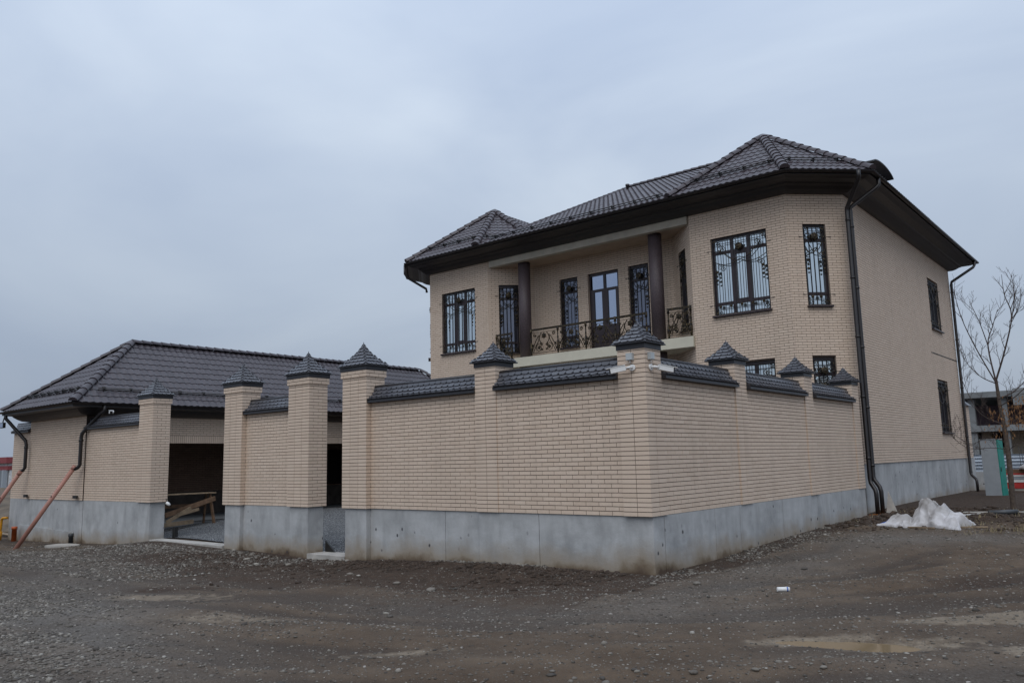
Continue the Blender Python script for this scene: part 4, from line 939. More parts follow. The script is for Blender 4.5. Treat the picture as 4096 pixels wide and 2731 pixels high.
MB().tube([(-27.66, -.2, z0-.05), (-27.60, -.2, z0+.34)], .085, 10).build('sleeve', M['gas_yellow'], T)
zc = float(gh(-21.1, -.6)); b = MB(); k = 20
pts = [(-21.05+(.62+.06*math.sin(3*t))*math.cos(t), -.62+(.46+.05*math.sin(2*t+1))*math.sin(t), zc-.06) for t in np.linspace(0, 2*math.pi, k, False)]
b.prism(pts, (0, 0, .10)); link('manhole_slab', b.mesh('manhole_slab', M['slab_pale']), None, label='round pale concrete slab on the ground below the garage plinth', cat='slab')
b = MB().box((-16.66, -.02, -1.5), (-12.78, .42, -1.055)); link('threshold', b.mesh('threshold', M['slab_pale']), None, label='pale concrete threshold strip across the wide vehicle gateway', cat='threshold')
b = MB().box((-9.20, .0, -1.6), (-7.845, .55, -1.06)); link('doorstep', b.mesh('doorstep', M['slab_pale']), None, label='pale concrete doorstep in the narrow pedestrian gateway', cat='step')
T = thing('hinge_bracket', 'black triangular steel bracket on the narrow gateway doorstep', 'bracket', (-9.1, .5, -1.06)); MB().prism([(-9.14, .48, -1.06), (-8.78, .48, -1.06), (-9.14, .48, -.80)], (0, .04, 0)).build('plate', M['steel_black'], T)
b = MB().box((-16.60, .66, -1.2), (-16.46, .76, -.74)); link('gate_stop', b.mesh('gate_stop', M['steel_black']), None, label='short black steel post inside the wide gateway', cat='post')

# trestle of boards in front of the carport
T = thing('trestle', 'rough wooden work trestle standing in the wide gateway', 'trestle', (-20.6, 3.3, -.95)); zf = lambda x, y: float(gh(x, y))+.03
MB().box((-20.85, 1.7, .055), (-20.35, 4.28, .09)).build('top_board', M['wood_pale'], T)
for y in (2.0, 4.1):
    for sx in (-1, 1): MB().bar((-20.6+sx*.12, y, .055), (-20.6+sx*.36, y+.06, zf(-20.6+sx*.36, y)-.02), .06, .09).build('leg', M['wood'], T)
MB().bar((-20.30, 2.35, -.62), (-20.28, 4.2, -.12), .035, .16).build('brace_board', M['wood'], T)
MB().bar((-20.86, 2.0, -.35), (-20.86, 4.12, -.35), .03, .12).build('brace_board', M['wood'], T)
for i, (a, b_, w_) in enumerate((((-20.1, 2.3, -.84), (-20.15, 3.2, -.40), .12), ((-20.05, 2.2, -.92), (-20.3, 3.4, -.88), .14), ((-20.12, 2.7, -.62), (-20.14, 3.5, -.46), .1))):
    o = MB().bar(a, b_, .03, w_); link('plank', o.mesh('plank', M['wood_pale']), None, label=('brown plank leaning on the trestle', 'pale plank lying on the gravel below the trestle', 'short splintered plank on the trestle brace')[i], cat='plank', group='planks at the trestle')

# ------------------------------------------------------------------ sacks, litter and debris right of the house
def crumple(name, cx, cy, ang, la, lb, bumps, seed, label, sharp=1.0, amp=.07):
    nu, nv = 110, 64; U, V2 = np.meshgrid(np.linspace(-1, 1, nu), np.linspace(-1, 1, nv), indexing='ij')
    th = np.arctan2(V2, U); rad = np.maximum(np.abs(U), np.abs(V2)); out_ = 1+.22*(vnoise(np.cos(th)*3, np.sin(th)*3, 1, seed)-.5)*rad+.12*np.sin(th*5+seed)*rad
    x = U*la*out_; y = V2*lb*out_; h = np.zeros_like(x)
    for bx, by, sx, sy, hh in bumps: h = np.maximum(h, hh*np.exp(-(((x-bx)/sx)**2+((y-by)/sy)**2)**1.7))+.12*hh*np.exp(-((x-bx)/sx/1.5)**2-((y-by)/sy/1.5)**2)
    n1 = vnoise(x*1.5+y*.5, (y-.5*x)*.7, .24, seed+1); n2 = vnoise(x-y*.8, y+x*.3, .11, seed+2); n3 = vnoise(x, y, .06, seed+3)
    fold = (1-np.abs(2*n1-1))**1.5*.60+(1-np.abs(2*n2-1))**1.4*.42+(n3)*.10
    h = h*(.80+.30*fold)+amp*fold; edge = np.clip((1-rad)/.06, 0, 1); h = h*edge+.006
    x = x+.07*(n2-.5)*h*4; y = y-.25*h*(n1-.3)
    wx = cx+x*math.cos(ang)-y*math.sin(ang); wy = cy+x*math.sin(ang)+y*math.cos(ang); wz = gh(wx, wy)+h
    b = MB(); b.v = [tuple(q) for q in np.stack([wx, wy, wz], -1).reshape(-1, 3)]
    for i in range(nu-1):
        for j in range(nv-1): b.f.append([i*nv+j, (i+1)*nv+j, (i+1)*nv+j+1, i*nv+j+1]); b.m.append(1 if (seed == 21 and i < 16 and 14 < j < 34) else 0); b.sm.append(True)
    return link(name, b.mesh(name, [M['sack'], M['blue']]), None, label=label, cat='sack', group='discarded sacks by the house')
crumple('sack', 2.50, 7.75, -.29, .66, .46, [(-.16, .08, .28, .34, .42), (.16, .02, .24, .34, .30), (.46, -.05, .24, .28, .19)], 31, 'large crumpled white woven sack heaped up on the dirt')
crumple('sack', 1.80, 7.80, -.25, .42, .34, [(-.05, .1, .25, .2, .17), (.2, 0, .2, .2, .1)], 21, 'flattened white sack with a blue edge beside the heap', amp=.05)
def lay(name, a, b, w_, h_, mtl, label, cat, tube=False):
    za, zb = float(gh(a[0], a[1]))+h_*.5+.01, float(gh(b[0], b[1]))+h_*.5+.01
    o = MB(); (o.tube([(a[0], a[1], za), (b[0], b[1], zb)], w_/2, 10) if tube else o.bar((a[0], a[1], za), (b[0], b[1], zb), w_, h_))
    link(name, o.mesh(name, M[mtl]), None, label=label, cat=cat)
lay('timber_strip', (2.05, 7.32), (2.62, 7.06), .05, .03, 'wood_pale', 'pale timber strip lying in front of the white sacks', 'timber')
lay('timber_strip', (2.95, 7.35), (3.55, 7.40), .06, .03, 'wood_pale', 'weathered timber strip sticking out right of the white sacks', 'timber')
lay('pipe_offcut', (3.20, 9.7), (3.75, 9.95), .11, .11, 'pipe_grey', 'dark plastic pipe offcut on the soil right of the sacks', 'pipe', True)
lay('lath', (2.55, 9.6), (2.95, 10.3), .05, .03, 'white', 'thin white lath on the soil behind the sacks', 'lath')
lay('board', (2.2, 12.2), (3.9, 12.35), .20, .03, 'slab_pale', 'long grey board lying on soil near the tree', 'board')
zt_ = float(gh(2.6, -1.2)); b = MB().tube([(2.53, -1.25, zt_+.03), (2.66, -1.16, zt_+.03)], .03, 12); T = link('drink_can', b.mesh('drink_can', M['white']), None, label='white drink can lying on the road right of the corner', cat='can'); MB().tube([(2.63, -1.1808, zt_+.03), (2.642, -1.1724, zt_+.03)], .0306, 12).build('print_band', M['blue'], T)
z0 = float(gh(.3, 11.8)); T = thing('drain_board', 'thin pale board propped between the twin downpipes and plinth', 'board', (.5, 12.0, z0)); MB().prism([(.36, 11.95, z0-.05), (.66, 12.05, z0-.05), (.44, 12.02, z0+.62)], (0, .03, 0)).build('panel', M['slab_pale'], T)
b = MB()
for i in range(60):
    x, y = .33+random.gauss(0, .13), 11.72+random.gauss(0, .10); z = float(gh(x, y)); s = random.uniform(.012, .03); b.box((x-s, y-s, z-.01), (x+s, y+s, z+s*.7))
b.build('foam_crumbs', M['rust'], None, kind='stuff', label='orange foam crumbs at the foot of the downpipes', cat='crumbs')

# electrical cabinet
z0 = float(gh(1.45, 21.9)); rotm = Matrix.Translation((1.47, 21.85, z0-.08)) @ Matrix.Rotation(R(-10), 4, 'Z') @ Matrix.Rotation(R(-.6), 4, 'Y')
T = link('electrical_cabinet', None, None, rotm, None, 'tall grey electrical cabinet with a green door side by the low wall', 'cabinet')
def cab(name, mb, mtl, par=T): return link(name, mb.mesh(name, M[mtl]), par, rotm)
cb = cab('body', MB().box((-.28, -.25, 0), (.255, .25, 2.08)), 'cabinet_grey'); dr = cab('door', MB().box((.257, -.252, .05), (.285, .252, 2.07)), 'cabinet_green')
cab('latch', MB().box((.286, -.2, .95), (.30, -.15, 1.1)), 'steel_black', dr); cab('top', MB().box((-.30, -.27, 2.081), (.29, .27, 2.10)), 'cabinet_grey')

# ------------------------------------------------------------------ bare tree
def branch(b, pts, r0, r1, n=6):
    k = len(pts); b.tube(pts, [r0+(r1-r0)*i/(k-1) for i in range(k)], n, caps=False)
def smooth(P, k=4):
    P = [np.array(p, float) for p in P]; o = []
    for i in range(len(P)-1):
        p0, p1, p2, p3 = P[max(i-1, 0)], P[i], P[i+1], P[min(i+2, len(P)-1)]
        for t in np.linspace(0, 1, k, False): o.append(.5*((2*p1)+(p2-p0)*t+(2*p0-5*p1+4*p2-p3)*t*t+(3*p1-p0-3*p2+p3)*t**3))
    return o+[P[-1]]
def make_tree(name, label, group, base, trunk, limbs, leaves, seed):
    rr = np.random.default_rng(seed); T = thing(name, label, 'tree', base, group)
    tb = MB(); branch(tb, smooth(trunk), .072, .038, 10); tr = tb.build('trunk', M['bark'], T)
    lb = MB(); tips = []
    def grow(p, d, ln, r, depth):
        k = 5; pts = [p]; dd = d.copy()
        for i in range(k):
            dd = dd+rr.normal(0, .10, 3)+np.array([0, 0, .10]); dd /= np.linalg.norm(dd); pts.append(pts[-1]+dd*ln/k)
        branch(lb, pts, r, max(.0025, r*.35), 4)
        if depth:
            for i in range(1, k):
                if rr.random() < .72:
                    s = rr.normal(0, 1, 3); s -= dd*(s@dd); s /= np.linalg.norm(s); nd = dd*.72+s*.62; grow(pts[i], nd/np.linalg.norm(nd), ln*rr.uniform(.4, .65), max(.003, r*.5), depth-1)
    for L_ in limbs:
        pts = smooth(L_[1:]); r = L_[0]*.72; branch(lb, pts, r, .005, 6)
        for i in range(2, len(pts)-1):
            d = pts[i+1]-pts[i]; d /= np.linalg.norm(d)
            if rr.random() < .85:
                s = rr.normal(0, 1, 3); s -= d*(s@d); s /= np.linalg.norm(s); nd = d*.65+s*.6+np.array([0, 0, .2]); nd /= np.linalg.norm(nd)
                grow(pts[i], nd, rr.uniform(.3, .72), r*.42, 2 if rr.random() < .6 else 1)
    lb.build('branches', M['bark_twig'], T)
    if leaves:
        fb = MB()
        for cx, cy, cz, s, k in leaves:
            for i in range(k):
                c = np.array([cx, cy, cz])+rr.normal(0, s, 3)*[1, 1, .8]; u = rr.normal(0, 1, 3); u /= np.linalg.norm(u); v = np.cross(u, rr.normal(0, 1, 3)); v /= np.linalg.norm(v); q = rr.uniform(.035, .06); dn = np.array([0, 0, -1.])*q*1.2
                fb.add([c-u*q*.45, c+v*q*.2+dn*.5-u*q*.2, c+dn*1.5, c+u*q*.5+dn*.5], ((0, 1, 2, 3),))
        fb.build('dead_leaves', M['dead_leaf'], T, kind='stuff')
zt0 = float(gh(3.19, 13.2))
P_ = lambda x, z, dy=0.: (x, 13.2+dy, z)
make_tree('bare_tree', 'young bare tree with a few dead brown leaves right of the house', None, (3.19, 13.2, zt0),
  [(3.19, 13.2, zt0-.1), P_(3.21, .71), P_(3.18, 1.55, .03), P_(3.13, 2.19, .05), P_(3.11, 2.8, .03)],
  [(.032, P_(3.11, 2.75), P_(3.0, 3.76, .1), P_(3.15, 4.3, .2), P_(3.30, 4.75, .25)), (.02, P_(3.0, 3.76, .1), P_(2.88, 4.4, -.05), P_(2.70, 5.0, -.1)),
   (.036, P_(3.11, 2.78), P_(3.42, 3.6, -.1), P_(3.66, 4.47, -.15), P_(3.55, 5.05, -.15), P_(3.53, 5.62, -.1)), (.018, P_(3.66, 4.4, -.15), P_(3.78, 5.0, -.2), P_(3.77, 5.55, -.2)), (.018, P_(3.64, 4.35, -.15), P_(3.85, 4.7, -.1), P_(3.92, 5.15, 0)),
   (.026, P_(3.11, 2.72), P_(2.75, 3.7, -.2), P_(2.50, 4.55, -.3), P_(2.39, 5.36, -.35)), (.02, P_(3.12, 2.7), P_(2.72, 2.95, .2), P_(2.35, 3.45, .4), P_(2.2, 4.1, .5)),
   (.024, P_(3.13, 2.3), P_(3.5, 2.5, .2), P_(3.9, 3.0, .3), P_(4.15, 3.9, .35)), (.022, P_(3.14, 2.1), P_(3.6, 2.35, -.3), P_(4.1, 2.9, -.45), P_(4.4, 3.8, -.5)),
   (.02, P_(3.18, 1.6), P_(2.7, 1.9, -.15), P_(2.45, 2.5, -.25), P_(2.3, 3.1, -.3)), (.015, P_(3.2, 1.15), P_(2.75, 1.28, 0), P_(2.35, 1.12, .1), P_(1.9, 1.42, .2)), (.013, P_(3.2, .95), P_(2.8, 1.0, .2), P_(2.2, 1.02, .3), P_(1.7, 1.5, .4)),
   (.016, P_(3.18, 1.5), P_(3.6, 1.8, .1), P_(4.0, 1.85, .1), P_(4.5, 2.2, .1)), (.014, P_(3.2, .9), P_(3.5, 1.1, -.2), P_(3.9, 1.15, -.3), P_(4.3, 1.5, -.3))],
  [(3.35, 13.2, 1.75, .16, 90), (3.55, 13.1, 2.05, .2, 110), (3.8, 13.2, 1.7, .2, 100), (4.0, 13.2, 2.3, .2, 90), (3.15, 13.2, 1.45, .15, 50), (3.0, 13.15, 1.95, .12, 40)], 5)

# ------------------------------------------------------------------ background right
T = thing('boundary_wall', 'low weathered concrete wall behind the grey cabinet', 'wall', (2.5, 27, -.7)); 
for i in range(3): MB().box((-.05+i*2.0, 26.9, -1.0), (1.94+i*2.0, 27.15, .045-i*.01)).build('block', M['concrete'], T)
T = thing('boundary_wall', 'beige brick wall stub with dark cap behind the house corner', 'wall', (-.3, 26.9, -.7)); FBX = Field('brick', 'brickwork', T, M['brick'])
c_ = MB().box((-.55, 26.2, .3), (-.03, 26.74, 2.78)).build('pillar', M['mortar'], T)
brick_rows(FBX, c_, (-.558, 26.192), np.array([1., 0]), np.array([0, -1.]), .536, .64, 2.78); brick_rows(FBX, c_, (-.022, 26.192), np.array([0, 1.]), np.array([1., 0]), .556, .64, 2.78); FBX.finish()
MB().box((-.6, 26.15, -1.2), (.0, 26.8, .632)).build('plinth', M['concrete'], T)
b = MB(); q = [(-.66, 26.09, 2.78), (.09, 26.09, 2.78), (.09, 26.86, 2.78), (-.66, 26.86, 2.78)]; b.add(q+[(-.28, 26.47, 3.15)], ((3, 2, 1, 0), (0, 1, 4), (1, 2, 4), (2, 3, 4), (3, 0, 4))); b.build('pillar_cap', M['shingle'], T)
T = thing('corrugated_fence', 'pale corrugated metal fence behind the low concrete wall', 'fence', (0, 40, -.7))
for i in range(6):
    x0 = -4+i*1.6; b = MB(); zs = np.linspace(-.75, .68, 41)
    for j in range(40):
        y0, y1 = 40+.05*math.sin(j*1.2), 40+.05*math.sin((j+1)*1.2); b.quad((x0, y0, zs[j]), (x0+1.58, y0, zs[j]), (x0+1.58, y1, zs[j+1]), (x0, y1, zs[j+1]))
    b.build('sheet', M['zinc'], T)
for i in range(4): MB().box((-4+i*2.2, 40.08, -1), (-3.92+i*2.2, 40.16, .6)).build('post', M['far_concrete'], T)
T = thing('unfinished_building', 'unfinished concrete frame building behind the bare tree', 'building', (-1, 58, -.7))
MB().box((-9, 53, 4.55), (7, 66, 4.95)).build('roof_slab', M['far_concrete'], T); MB().box((-9, 53.2, 2.2), (7, 66, 2.62)).build('floor_slab', M['far_concrete'], T)
for x in (-4.6, -2.6, -.3, 2.2):
    for z0, z1 in ((-.9, 2.2), (2.62, 4.55)): MB().box((x-.2, 53.4, z0), (x+.2, 53.8, z1)).build('column', M['far_concrete'], T)
MB().box((-8, 58, 2.62), (2, 58.3, 4.2)).build('brick_wall', M['far_brick'], T); MB().box((-8, 56, -.9), (2, 56.3, 2.2)).build('ground_wall', M['far_beige'], T)
for x, z0, z1 in ((-5.0, 1.7, 2.15), (-4.95, .62, 1.0), (-3.9, 1.1, 2.2)): MB().box((x, 55.9, z0), (x+(.95 if x > -4 else .45), 55.98, z1)).build('opening', M['dark'], T)
MB().box((-1.9, 52.6, 3.9), (-1.1, 53.0, 5.05)).build('parapet', M['far_concrete'], T)
MB().box((-8, 65.5, -.9), (6.8, 65.8, 4.5)).build('back_wall', M['far_concrete'], T)
T = thing('barrier_stack', 'stack of red and white barrier boards right of the cabinet', 'barrier', (2.6, 26, -.7)); zb = float(gh(2.5, 26))
for i, (z0, z1, mt) in enumerate(((zb-.05, -.60, 'slab_pale'), (-.59, -.36, 'red'), (-.35, -.24, 'white'), (-.23, -.13, 'cabinet_grey'), (-.12, -.06, 'white'), (-.05, .0, 'red'))): MB().box((1.12, 25.9-.02*i, z0), (4.6, 26.1, z1)).build('board', M[mt], T)
lb_ = MB().box((1.1, 25.88, .001), (4.7, 26.12, .16)); link('timber_beam', lb_.mesh('timber_beam', M['wood']), None, label='brown timber beam on top of the red and white boards', cat='beam')
b = MB(); b.lathe((2.15, 26.0, .16), [(.5, 0), (.46, .1), (.3, .2), (.1, .26)], 14); link('sack', b.mesh('sack', M['sack']), None, label='small white sack on the timber beam behind the tree', cat='sack')
T = thing('rebar_bundle', 'thin steel rods standing behind the tree trunk', 'rods', (1.8, 27.6, -.7))
for i in range(4): MB().tube([(1.55+i*.09, 27.6, -.8), (1.50+i*.09, 27.62, 1.05)], .012, 5).build('rod', M['steel_black'], T)

# ------------------------------------------------------------------ background left
T = thing('distant_building', 'distant white building with red roof at the far left edge', 'building', (-121, 32, -3))
MB().box((-130, 30, -3), (-114.6, 42, 1.4)).build('wall', M['far_white'], T); MB().box((-130.6, 29.4, 2.2), (-114.2, 42.6, 3.0)).build('roof', M['far_red'], T); MB().box((-130, 29.9, 1.85), (-114.6, 42, 2.2)).build('frieze', M['far_white'], T); MB().box((-130.3, 29.7, 1.3), (-114.5, 42.3, 1.85)).build('red_band', M['far_red'], T)
for x in (-119.5, -117.2, -115.3): MB().box((x, 29.3, -3), (x+.5, 29.8, 1.3)).build('column', M['cabinet_grey'], T)
for x in (-118.6, -116.6): f = MB().box((x, 29.9, -1.6), (x+1.1, 29.99, -.2)).build('window', M['glass_dim'], T)
for i, (a, b_) in enumerate((((-31.2, 1.6, -1.25), (-27.9, .9, -.72), ), ((-31.0, 1.9, -1.1), (-28.0, 1.2, -1.0)), ((-31.4, 1.2, -1.5), (-28.1, .7, -1.2)), ((-30.8, .8, -1.45), (-28.0, .5, -1.42)))):
    o = MB().bar(a, b_, .14, .035); link('plank', o.mesh('plank', M['wood_pale']), None, label=('topmost', 'second', 'third', 'lowest')[i]+' grey plank in the rough pile at the far left', cat='plank', group='plank pile at far left')
b = MB(); xs = np.linspace(-70, -29, 30)
hx, hy = np.meshgrid(np.linspace(-75, -28.6, 40), np.linspace(1.5, 40, 30), indexing='ij'); hz = -1.6+1.3*np.clip((-28.5-hx)/6, 0, 1)*np.clip((hy-1.5)/6, 0, 1)+.4*(vnoise(hx, hy, 2.5, 9)-.5)-.2
b.v = [tuple(q) for q in np.stack([hx, hy, hz], -1).reshape(-1, 3)]
for i in range(39):
    for j in range(29): b.f.append([i*30+j, (i+1)*30+j, (i+1)*30+j+1, i*30+j+1]); b.m.append(0); b.sm.append(True)
simple('earth_bank', (.10, .075, .05), .95, var=.4, scale=1.5); b.build('earth_bank', M['earth_bank'], None, kind='structure')

# ------------------------------------------------------------------ water, stones
for px, py, la, lb2, t in PUD:
    b = MB(); k = 28; zw = float(gh(px, py))+.026
    b.poly([(px+math.cos(t)*la*1.5*math.cos(a)-math.sin(t)*lb2*2.2*math.sin(a), py+math.sin(t)*la*1.5*math.cos(a)+math.cos(t)*lb2*2.2*math.sin(a), zw) for a in np.linspace(0, 2*math.pi, k, False)]); b.build('puddle', M['water'], None, kind='structure')

simple('soil_clod', (.05, .034, .024), .95, var=.4, scale=6)
m = mat('stone', (.2, .2, .2), .85, 0, .3); g = G(m); c = g.ramp(g.rnd(), (0, (.06, .053, .046)), (.45, (.135, .12, .103)), (.85, (.22, .20, .172)), (1, (.36, .335, .30)))
c = g.mix(.5, c, g.ramp(g.noise(40, 3), (.3, GREY(.55)), (.7, GREY(1))), 'MULTIPLY'); g.col(c); M['stone'] = m
ICO_V = []; _t = (1+5**.5)/2
for a, b_ in ((-1, _t), (1, _t), (-1, -_t), (1, -_t)): ICO_V += [(a, b_, 0)]
for a, b_ in ((-1, _t), (1, _t), (-1, -_t), (1, -_t)): ICO_V += [(0, a, b_)]
for a, b_ in ((-1, _t), (1, _t), (-1, -_t), (1, -_t)): ICO_V += [(b_, 0, a)]
ICO_V = np.array(ICO_V)/1.9
ICO_F = np.array([(0, 11, 5), (0, 5, 1), (0, 1, 7), (0, 7, 10), (0, 10, 11), (1, 5, 9), (5, 11, 4), (11, 10, 2), (10, 7, 6), (7, 1, 8), (3, 9, 4), (3, 4, 2), (3, 2, 6), (3, 6, 8), (3, 8, 9), (4, 9, 5), (2, 4, 11), (6, 2, 10), (8, 6, 7), (9, 8, 1)])
def ico_fix():
    v = np.array([(-1, _t, 0), (1, _t, 0), (-1, -_t, 0), (1, -_t, 0), (0, -1, _t), (0, 1, _t), (0, -1, -_t), (0, 1, -_t), (_t, 0, -1), (_t, 0, 1), (-_t, 0, -1), (-_t, 0, 1)])/1.9; return v
ICO_V = ico_fix()
def rocks(x, y, s, name, label, cat, mtl='stone', flat=.55, seed=3, zoff=0.):
    r = np.random.default_rng(seed); k = len(x); z = gh(x, y)+zoff
    V3 = ICO_V[None]*(1+r.normal(0, .16, (k, 12, 1))); V3 = V3*np.stack([s*r.uniform(.8, 1.5, k), s*r.uniform(.7, 1.1, k), s*flat*r.uniform(.6, 1.2, k)], -1)[:, None]
    a = r.uniform(0, 6.28, k); ca, sa = np.cos(a)[:, None], np.sin(a)[:, None]; X = V3[..., 0]*ca-V3[..., 1]*sa; Y = V3[..., 0]*sa+V3[..., 1]*ca
    P = np.stack([X+x[:, None], Y+y[:, None], V3[..., 2]+(z+s*flat*.25)[:, None]], -1).reshape(-1, 3); F_ = (ICO_F[None]+12*np.arange(k)[:, None, None]).reshape(-1, 3)
    me = bpy.data.meshes.new(name); me.vertices.add(len(P)); me.vertices.foreach_set('co', P.astype(np.float32).ravel()); me.loops.add(F_.size); me.loops.foreach_set('vertex_index', F_.ravel().astype(np.int32)); me.polygons.add(len(F_)); me.polygons.foreach_set('loop_start', np.arange(0, F_.size, 3, dtype=np.int32)); me.update(calc_edges=True); me.materials.append(M[mtl])
    return link(name, me, None, kind='stuff', label=label, cat=cat)
def scatter(n, x0, x1, y0, y1, dens, seed):
    r = np.random.default_rng(seed); x = r.uniform(x0, x1, n); y = r.uniform(y0, y1, n); ok = r.random(n) < dens(x, y); ok &= ~((x > -21.4) & (x < .05) & (y > -.02)) & ~((x < -21.3) & (y > 0)); return x[ok], y[ok]
def e2(x, y, cx, cy, a, b_, t): dx, dy = x-cx, y-cy; return np.exp(-((dx*math.cos(t)+dy*math.sin(t))/a)**2-((-dx*math.sin(t)+dy*math.cos(t))/b_)**2)
def dens(x, y):
    d = .34+1.6*e2(x, y, -5, -7.6, 6, 1.5, -.34)+.5*e2(x, y, -19, -2.5, 7, 1.8, .06)+.7*e2(x, y, 1.0, 3.2, .8, 4.0, -.08)+.55*e2(x, y, 3.0, 5.8, 2.0, .9, .1)+.4*e2(x, y, 5.6, -3.6, 1.0, .5, .6)+.35*e2(x, y, -.5, -2.6, 4, .5, .2)+.25*e2(x, y, -12, -1.0, 4, .6, 0)
    d = d*(.25+1.5*np.clip(vnoise(x, y, .9, 21)-.2, 0, 1)); rr, al = ruts(x, y)
    d *= .12+1.5*np.clip(vnoise(rr, al, .50, 3)*.6+vnoise(rr, al*1.7, .21, 4)*.4-.15, 0, 1); return np.where((y > 8) & (x > .3), d*.35, d)
x, y = scatter(210000, -26, 7, -10, 14, dens, 1); s = np.random.default_rng(2).lognormal(-4.5, .42, len(x)); s = np.clip(s, .006, .042)
rocks(x, y, s, 'gravel', 'loose grey gravel scattered over the dirt road', 'gravel')
x, y = scatter(34000, -3, 7, -9, 1.0, lambda x, y: .5*(.3+.9*vnoise(x, y, .7, 23)), 4); s = np.clip(np.random.default_rng(5).lognormal(-4.75, .4, len(x)), .004, .02)
rocks(x, y, s, 'fine_gravel', 'fine gravel in the foreground dirt', 'gravel', seed=8)
r_ = np.random.default_rng(12); n_ = 1100; x = r_.uniform(-6.6, -2.2, n_); x = x[vnoise(x, x*0, .5, 33) > .45]; n_ = len(x); y = .08-np.abs(r_.normal(0, .10, n_)); rocks(x, y, np.clip(r_.lognormal(-4.25, .5, n_), .006, .045), 'mortar_rubble', 'crumbled mortar and dark rubble along the front plinth', 'rubble', flat=.8, seed=13)
x = r_.uniform(-12.6, -7.4, 900); y = -.05-np.abs(r_.normal(0, .45, 900)); rocks(x, y, np.clip(r_.lognormal(-4.2, .55, 900), .008, .06), 'spoil', 'stones and spoil below the gate pillars', 'rubble', flat=.7, seed=14)
x = .0+np.abs(r_.normal(0, .5, 2200)); y = r_.uniform(-.2, 10, 2200); k_ = vnoise(x, y, .6, 34) > .42; x, y = x[k_], y[k_]; rocks(x, y, np.clip(r_.lognormal(-4.35, .5, len(x)), .006, .045), 'side_rubble', 'pale rubble along the foot of the side plinth', 'rubble', flat=.7, seed=15)
x = r_.uniform(.3, 6, 1500); y = r_.uniform(7, 14, 1500); rocks(x, y, np.clip(r_.lognormal(-3.9, .6, 1500), .008, .08), 'clods', 'dark soil clods by the sacks', 'clods', mtl='soil_clod', flat=.7, seed=16)
x, y = scatter(52000, -13, 0, -10.2, -4.6, lambda x, y: np.clip(1.25*e2(x, y, -5.2, -7.9, 5.5, 1.25, -.34)-.12, 0, 1)*np.clip(2.2*vnoise(x, y, .8, 31)-.35, .05, 1), 41); s = np.clip(np.random.default_rng(6).lognormal(-4.15, .32, len(x)), .008, .04)
rocks(x, y, s, 'packed_gravel', 'dense pale gravel spread at the lower left of the road', 'gravel', seed=18)
x, y = scatter(30000, -22, -9, -4.5, -.3, lambda x, y: np.clip(.75*vnoise(x, y, 1.1, 32)-.12, 0, 1), 42); s = np.clip(np.random.default_rng(7).lognormal(-3.95, .35, len(x)), .01, .05)
rocks(x, y, s, 'road_gravel', 'grey gravel on the road before the gateways', 'gravel', seed=19)
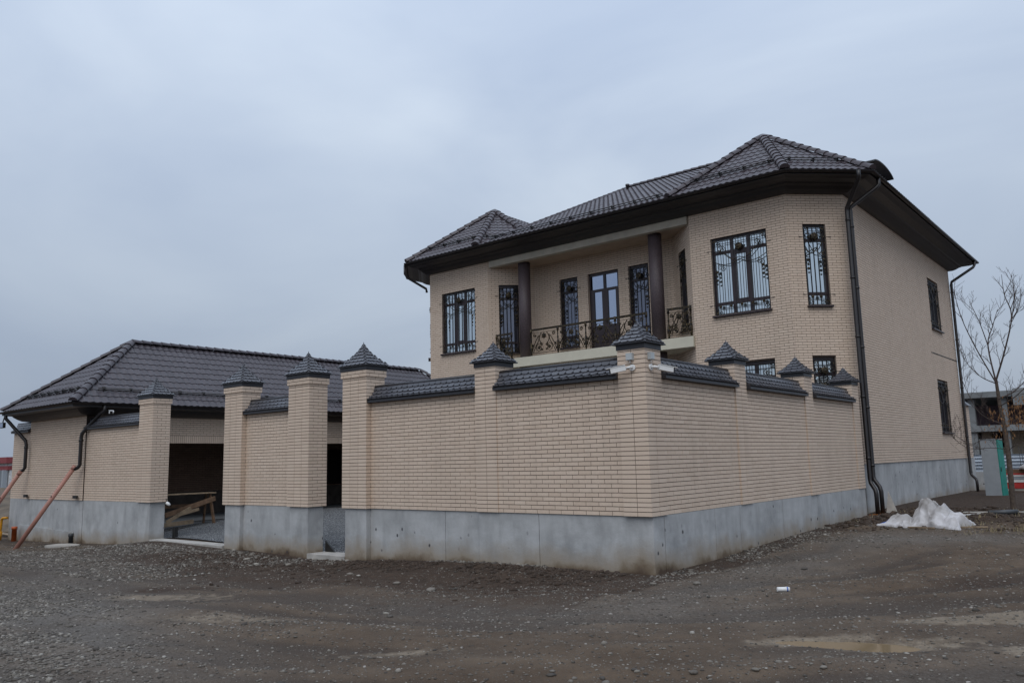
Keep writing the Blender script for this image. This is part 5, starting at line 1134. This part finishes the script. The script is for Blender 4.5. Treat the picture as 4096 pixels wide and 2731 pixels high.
# larger loose stones, each a thing
mid_ = {}; V5 = [tuple(v) for v in ICO_V*1.0]; F5 = []
for f in ICO_F:
    m3 = []
    for i, j in ((0, 1), (1, 2), (2, 0)):
        k = tuple(sorted((int(f[i]), int(f[j]))))
        if k not in mid_: q = (np.array(V5[k[0]])+np.array(V5[k[1]]))/2; mid_[k] = len(V5); V5.append(tuple(q/np.linalg.norm(q)))
        m3.append(mid_[k])
    F5 += [(int(f[0]), m3[0], m3[2]), (int(f[1]), m3[1], m3[0]), (int(f[2]), m3[2], m3[1]), tuple(m3)]
V5 = np.array(V5)*(1+RNG.normal(0, .09, (len(V5), 1))); SB = MB().add(V5*np.array([1, .75, .42]), F5, 0, True); sme = SB.mesh('stone', M['stone'])
for i, (x, y, s) in enumerate(((-6.4, -1.7, .10), (-5.2, -2.0, .09), (-4.9, -2.05, .07), (-3.4, -2.5, .09), (-2.2, -2.9, .13), (-1.9, -2.7, .06), (3.55, -5.6, .06), (3.95, -5.3, .05), (4.4, -5.0, .045), (-.9, -4.9, .07), (-1.2, -4.7, .06), (1.1, -.7, .10), (.6, -1.1, .08), (2.0, 1.2, .08), (-8.5, -1.0, .12), (-9.4, -1.2, .10), (5.5, -2.1, .05), (5.0, -2.0, .05), (-10.4, -.8, .13), (.9, 7.6, .09))):
    link('stone', sme, None, Matrix.Translation((x, y, float(gh(x, y))+s*.12)) @ Matrix.Rotation(i*1.3, 4, 'Z') @ Matrix.Diagonal((s*.75, s*.75, s*.75, 1)), label={4: 'largest pale loose stone on the dark soil before the long wall', 18: 'grey loose stone nearest the middle wall between the gateways', 19: 'loose stone on the soil just left of the flattened sack'}.get(i, 'pale loose stone lying on the dirt road'), cat='stone', group='larger loose stones')

r_ = np.random.default_rng(78); n_ = 5000; x = r_.uniform(-13, -.3, n_); y = -.1-np.abs(r_.normal(0, 1.1, n_)); k_ = vnoise(x, y, .7, 44) > .38; x, y = x[k_], y[k_]
rocks(x, y, np.clip(r_.lognormal(-3.95, .5, len(x)), .008, .06), 'soil_clods', 'dark soil clods in front of the long wall', 'clods', mtl='soil_clod', flat=.7, seed=46)
n_ = 3500; x = r_.uniform(.15, 5.5, n_); y = r_.uniform(7.8, 13.5, n_); k_ = vnoise(x, y, .7, 45) > .35; x, y = x[k_], y[k_]
rocks(x, y, np.clip(r_.lognormal(-3.6, .5, len(x)), .01, .09), 'soil_heap', 'dark earth heaped beside the house plinth', 'clods', mtl='soil_clod', flat=.75, seed=47)
# dry grass tufts on the soil right of the sacks
r_ = np.random.default_rng(77); b = MB()
for i in range(110):
    x, y = (r_.normal(3.9, .6), r_.normal(7.6, .7)) if i < 70 else (r_.uniform(.4, 5), r_.uniform(8, 13)); z = float(gh(x, y))
    for j in range(7):
        a = r_.uniform(0, 6.28); l = r_.uniform(.05, .16); o = r_.normal(0, .04, 2); d = np.array([math.cos(a), math.sin(a)])*l*r_.uniform(.3, 1.0); n_ = np.array([-math.sin(a), math.cos(a)])*.006
        p = np.array([x, y])+o; b.add([(p[0]-n_[0], p[1]-n_[1], z-.01), (p[0]+n_[0], p[1]+n_[1], z-.01), (p[0]+d[0], p[1]+d[1], z+l*.8)], ((0, 1, 2),))
b.build('dry_grass', M['straw'], None, kind='stuff', label='dry grass tufts on the soil beside the house', cat='grass')
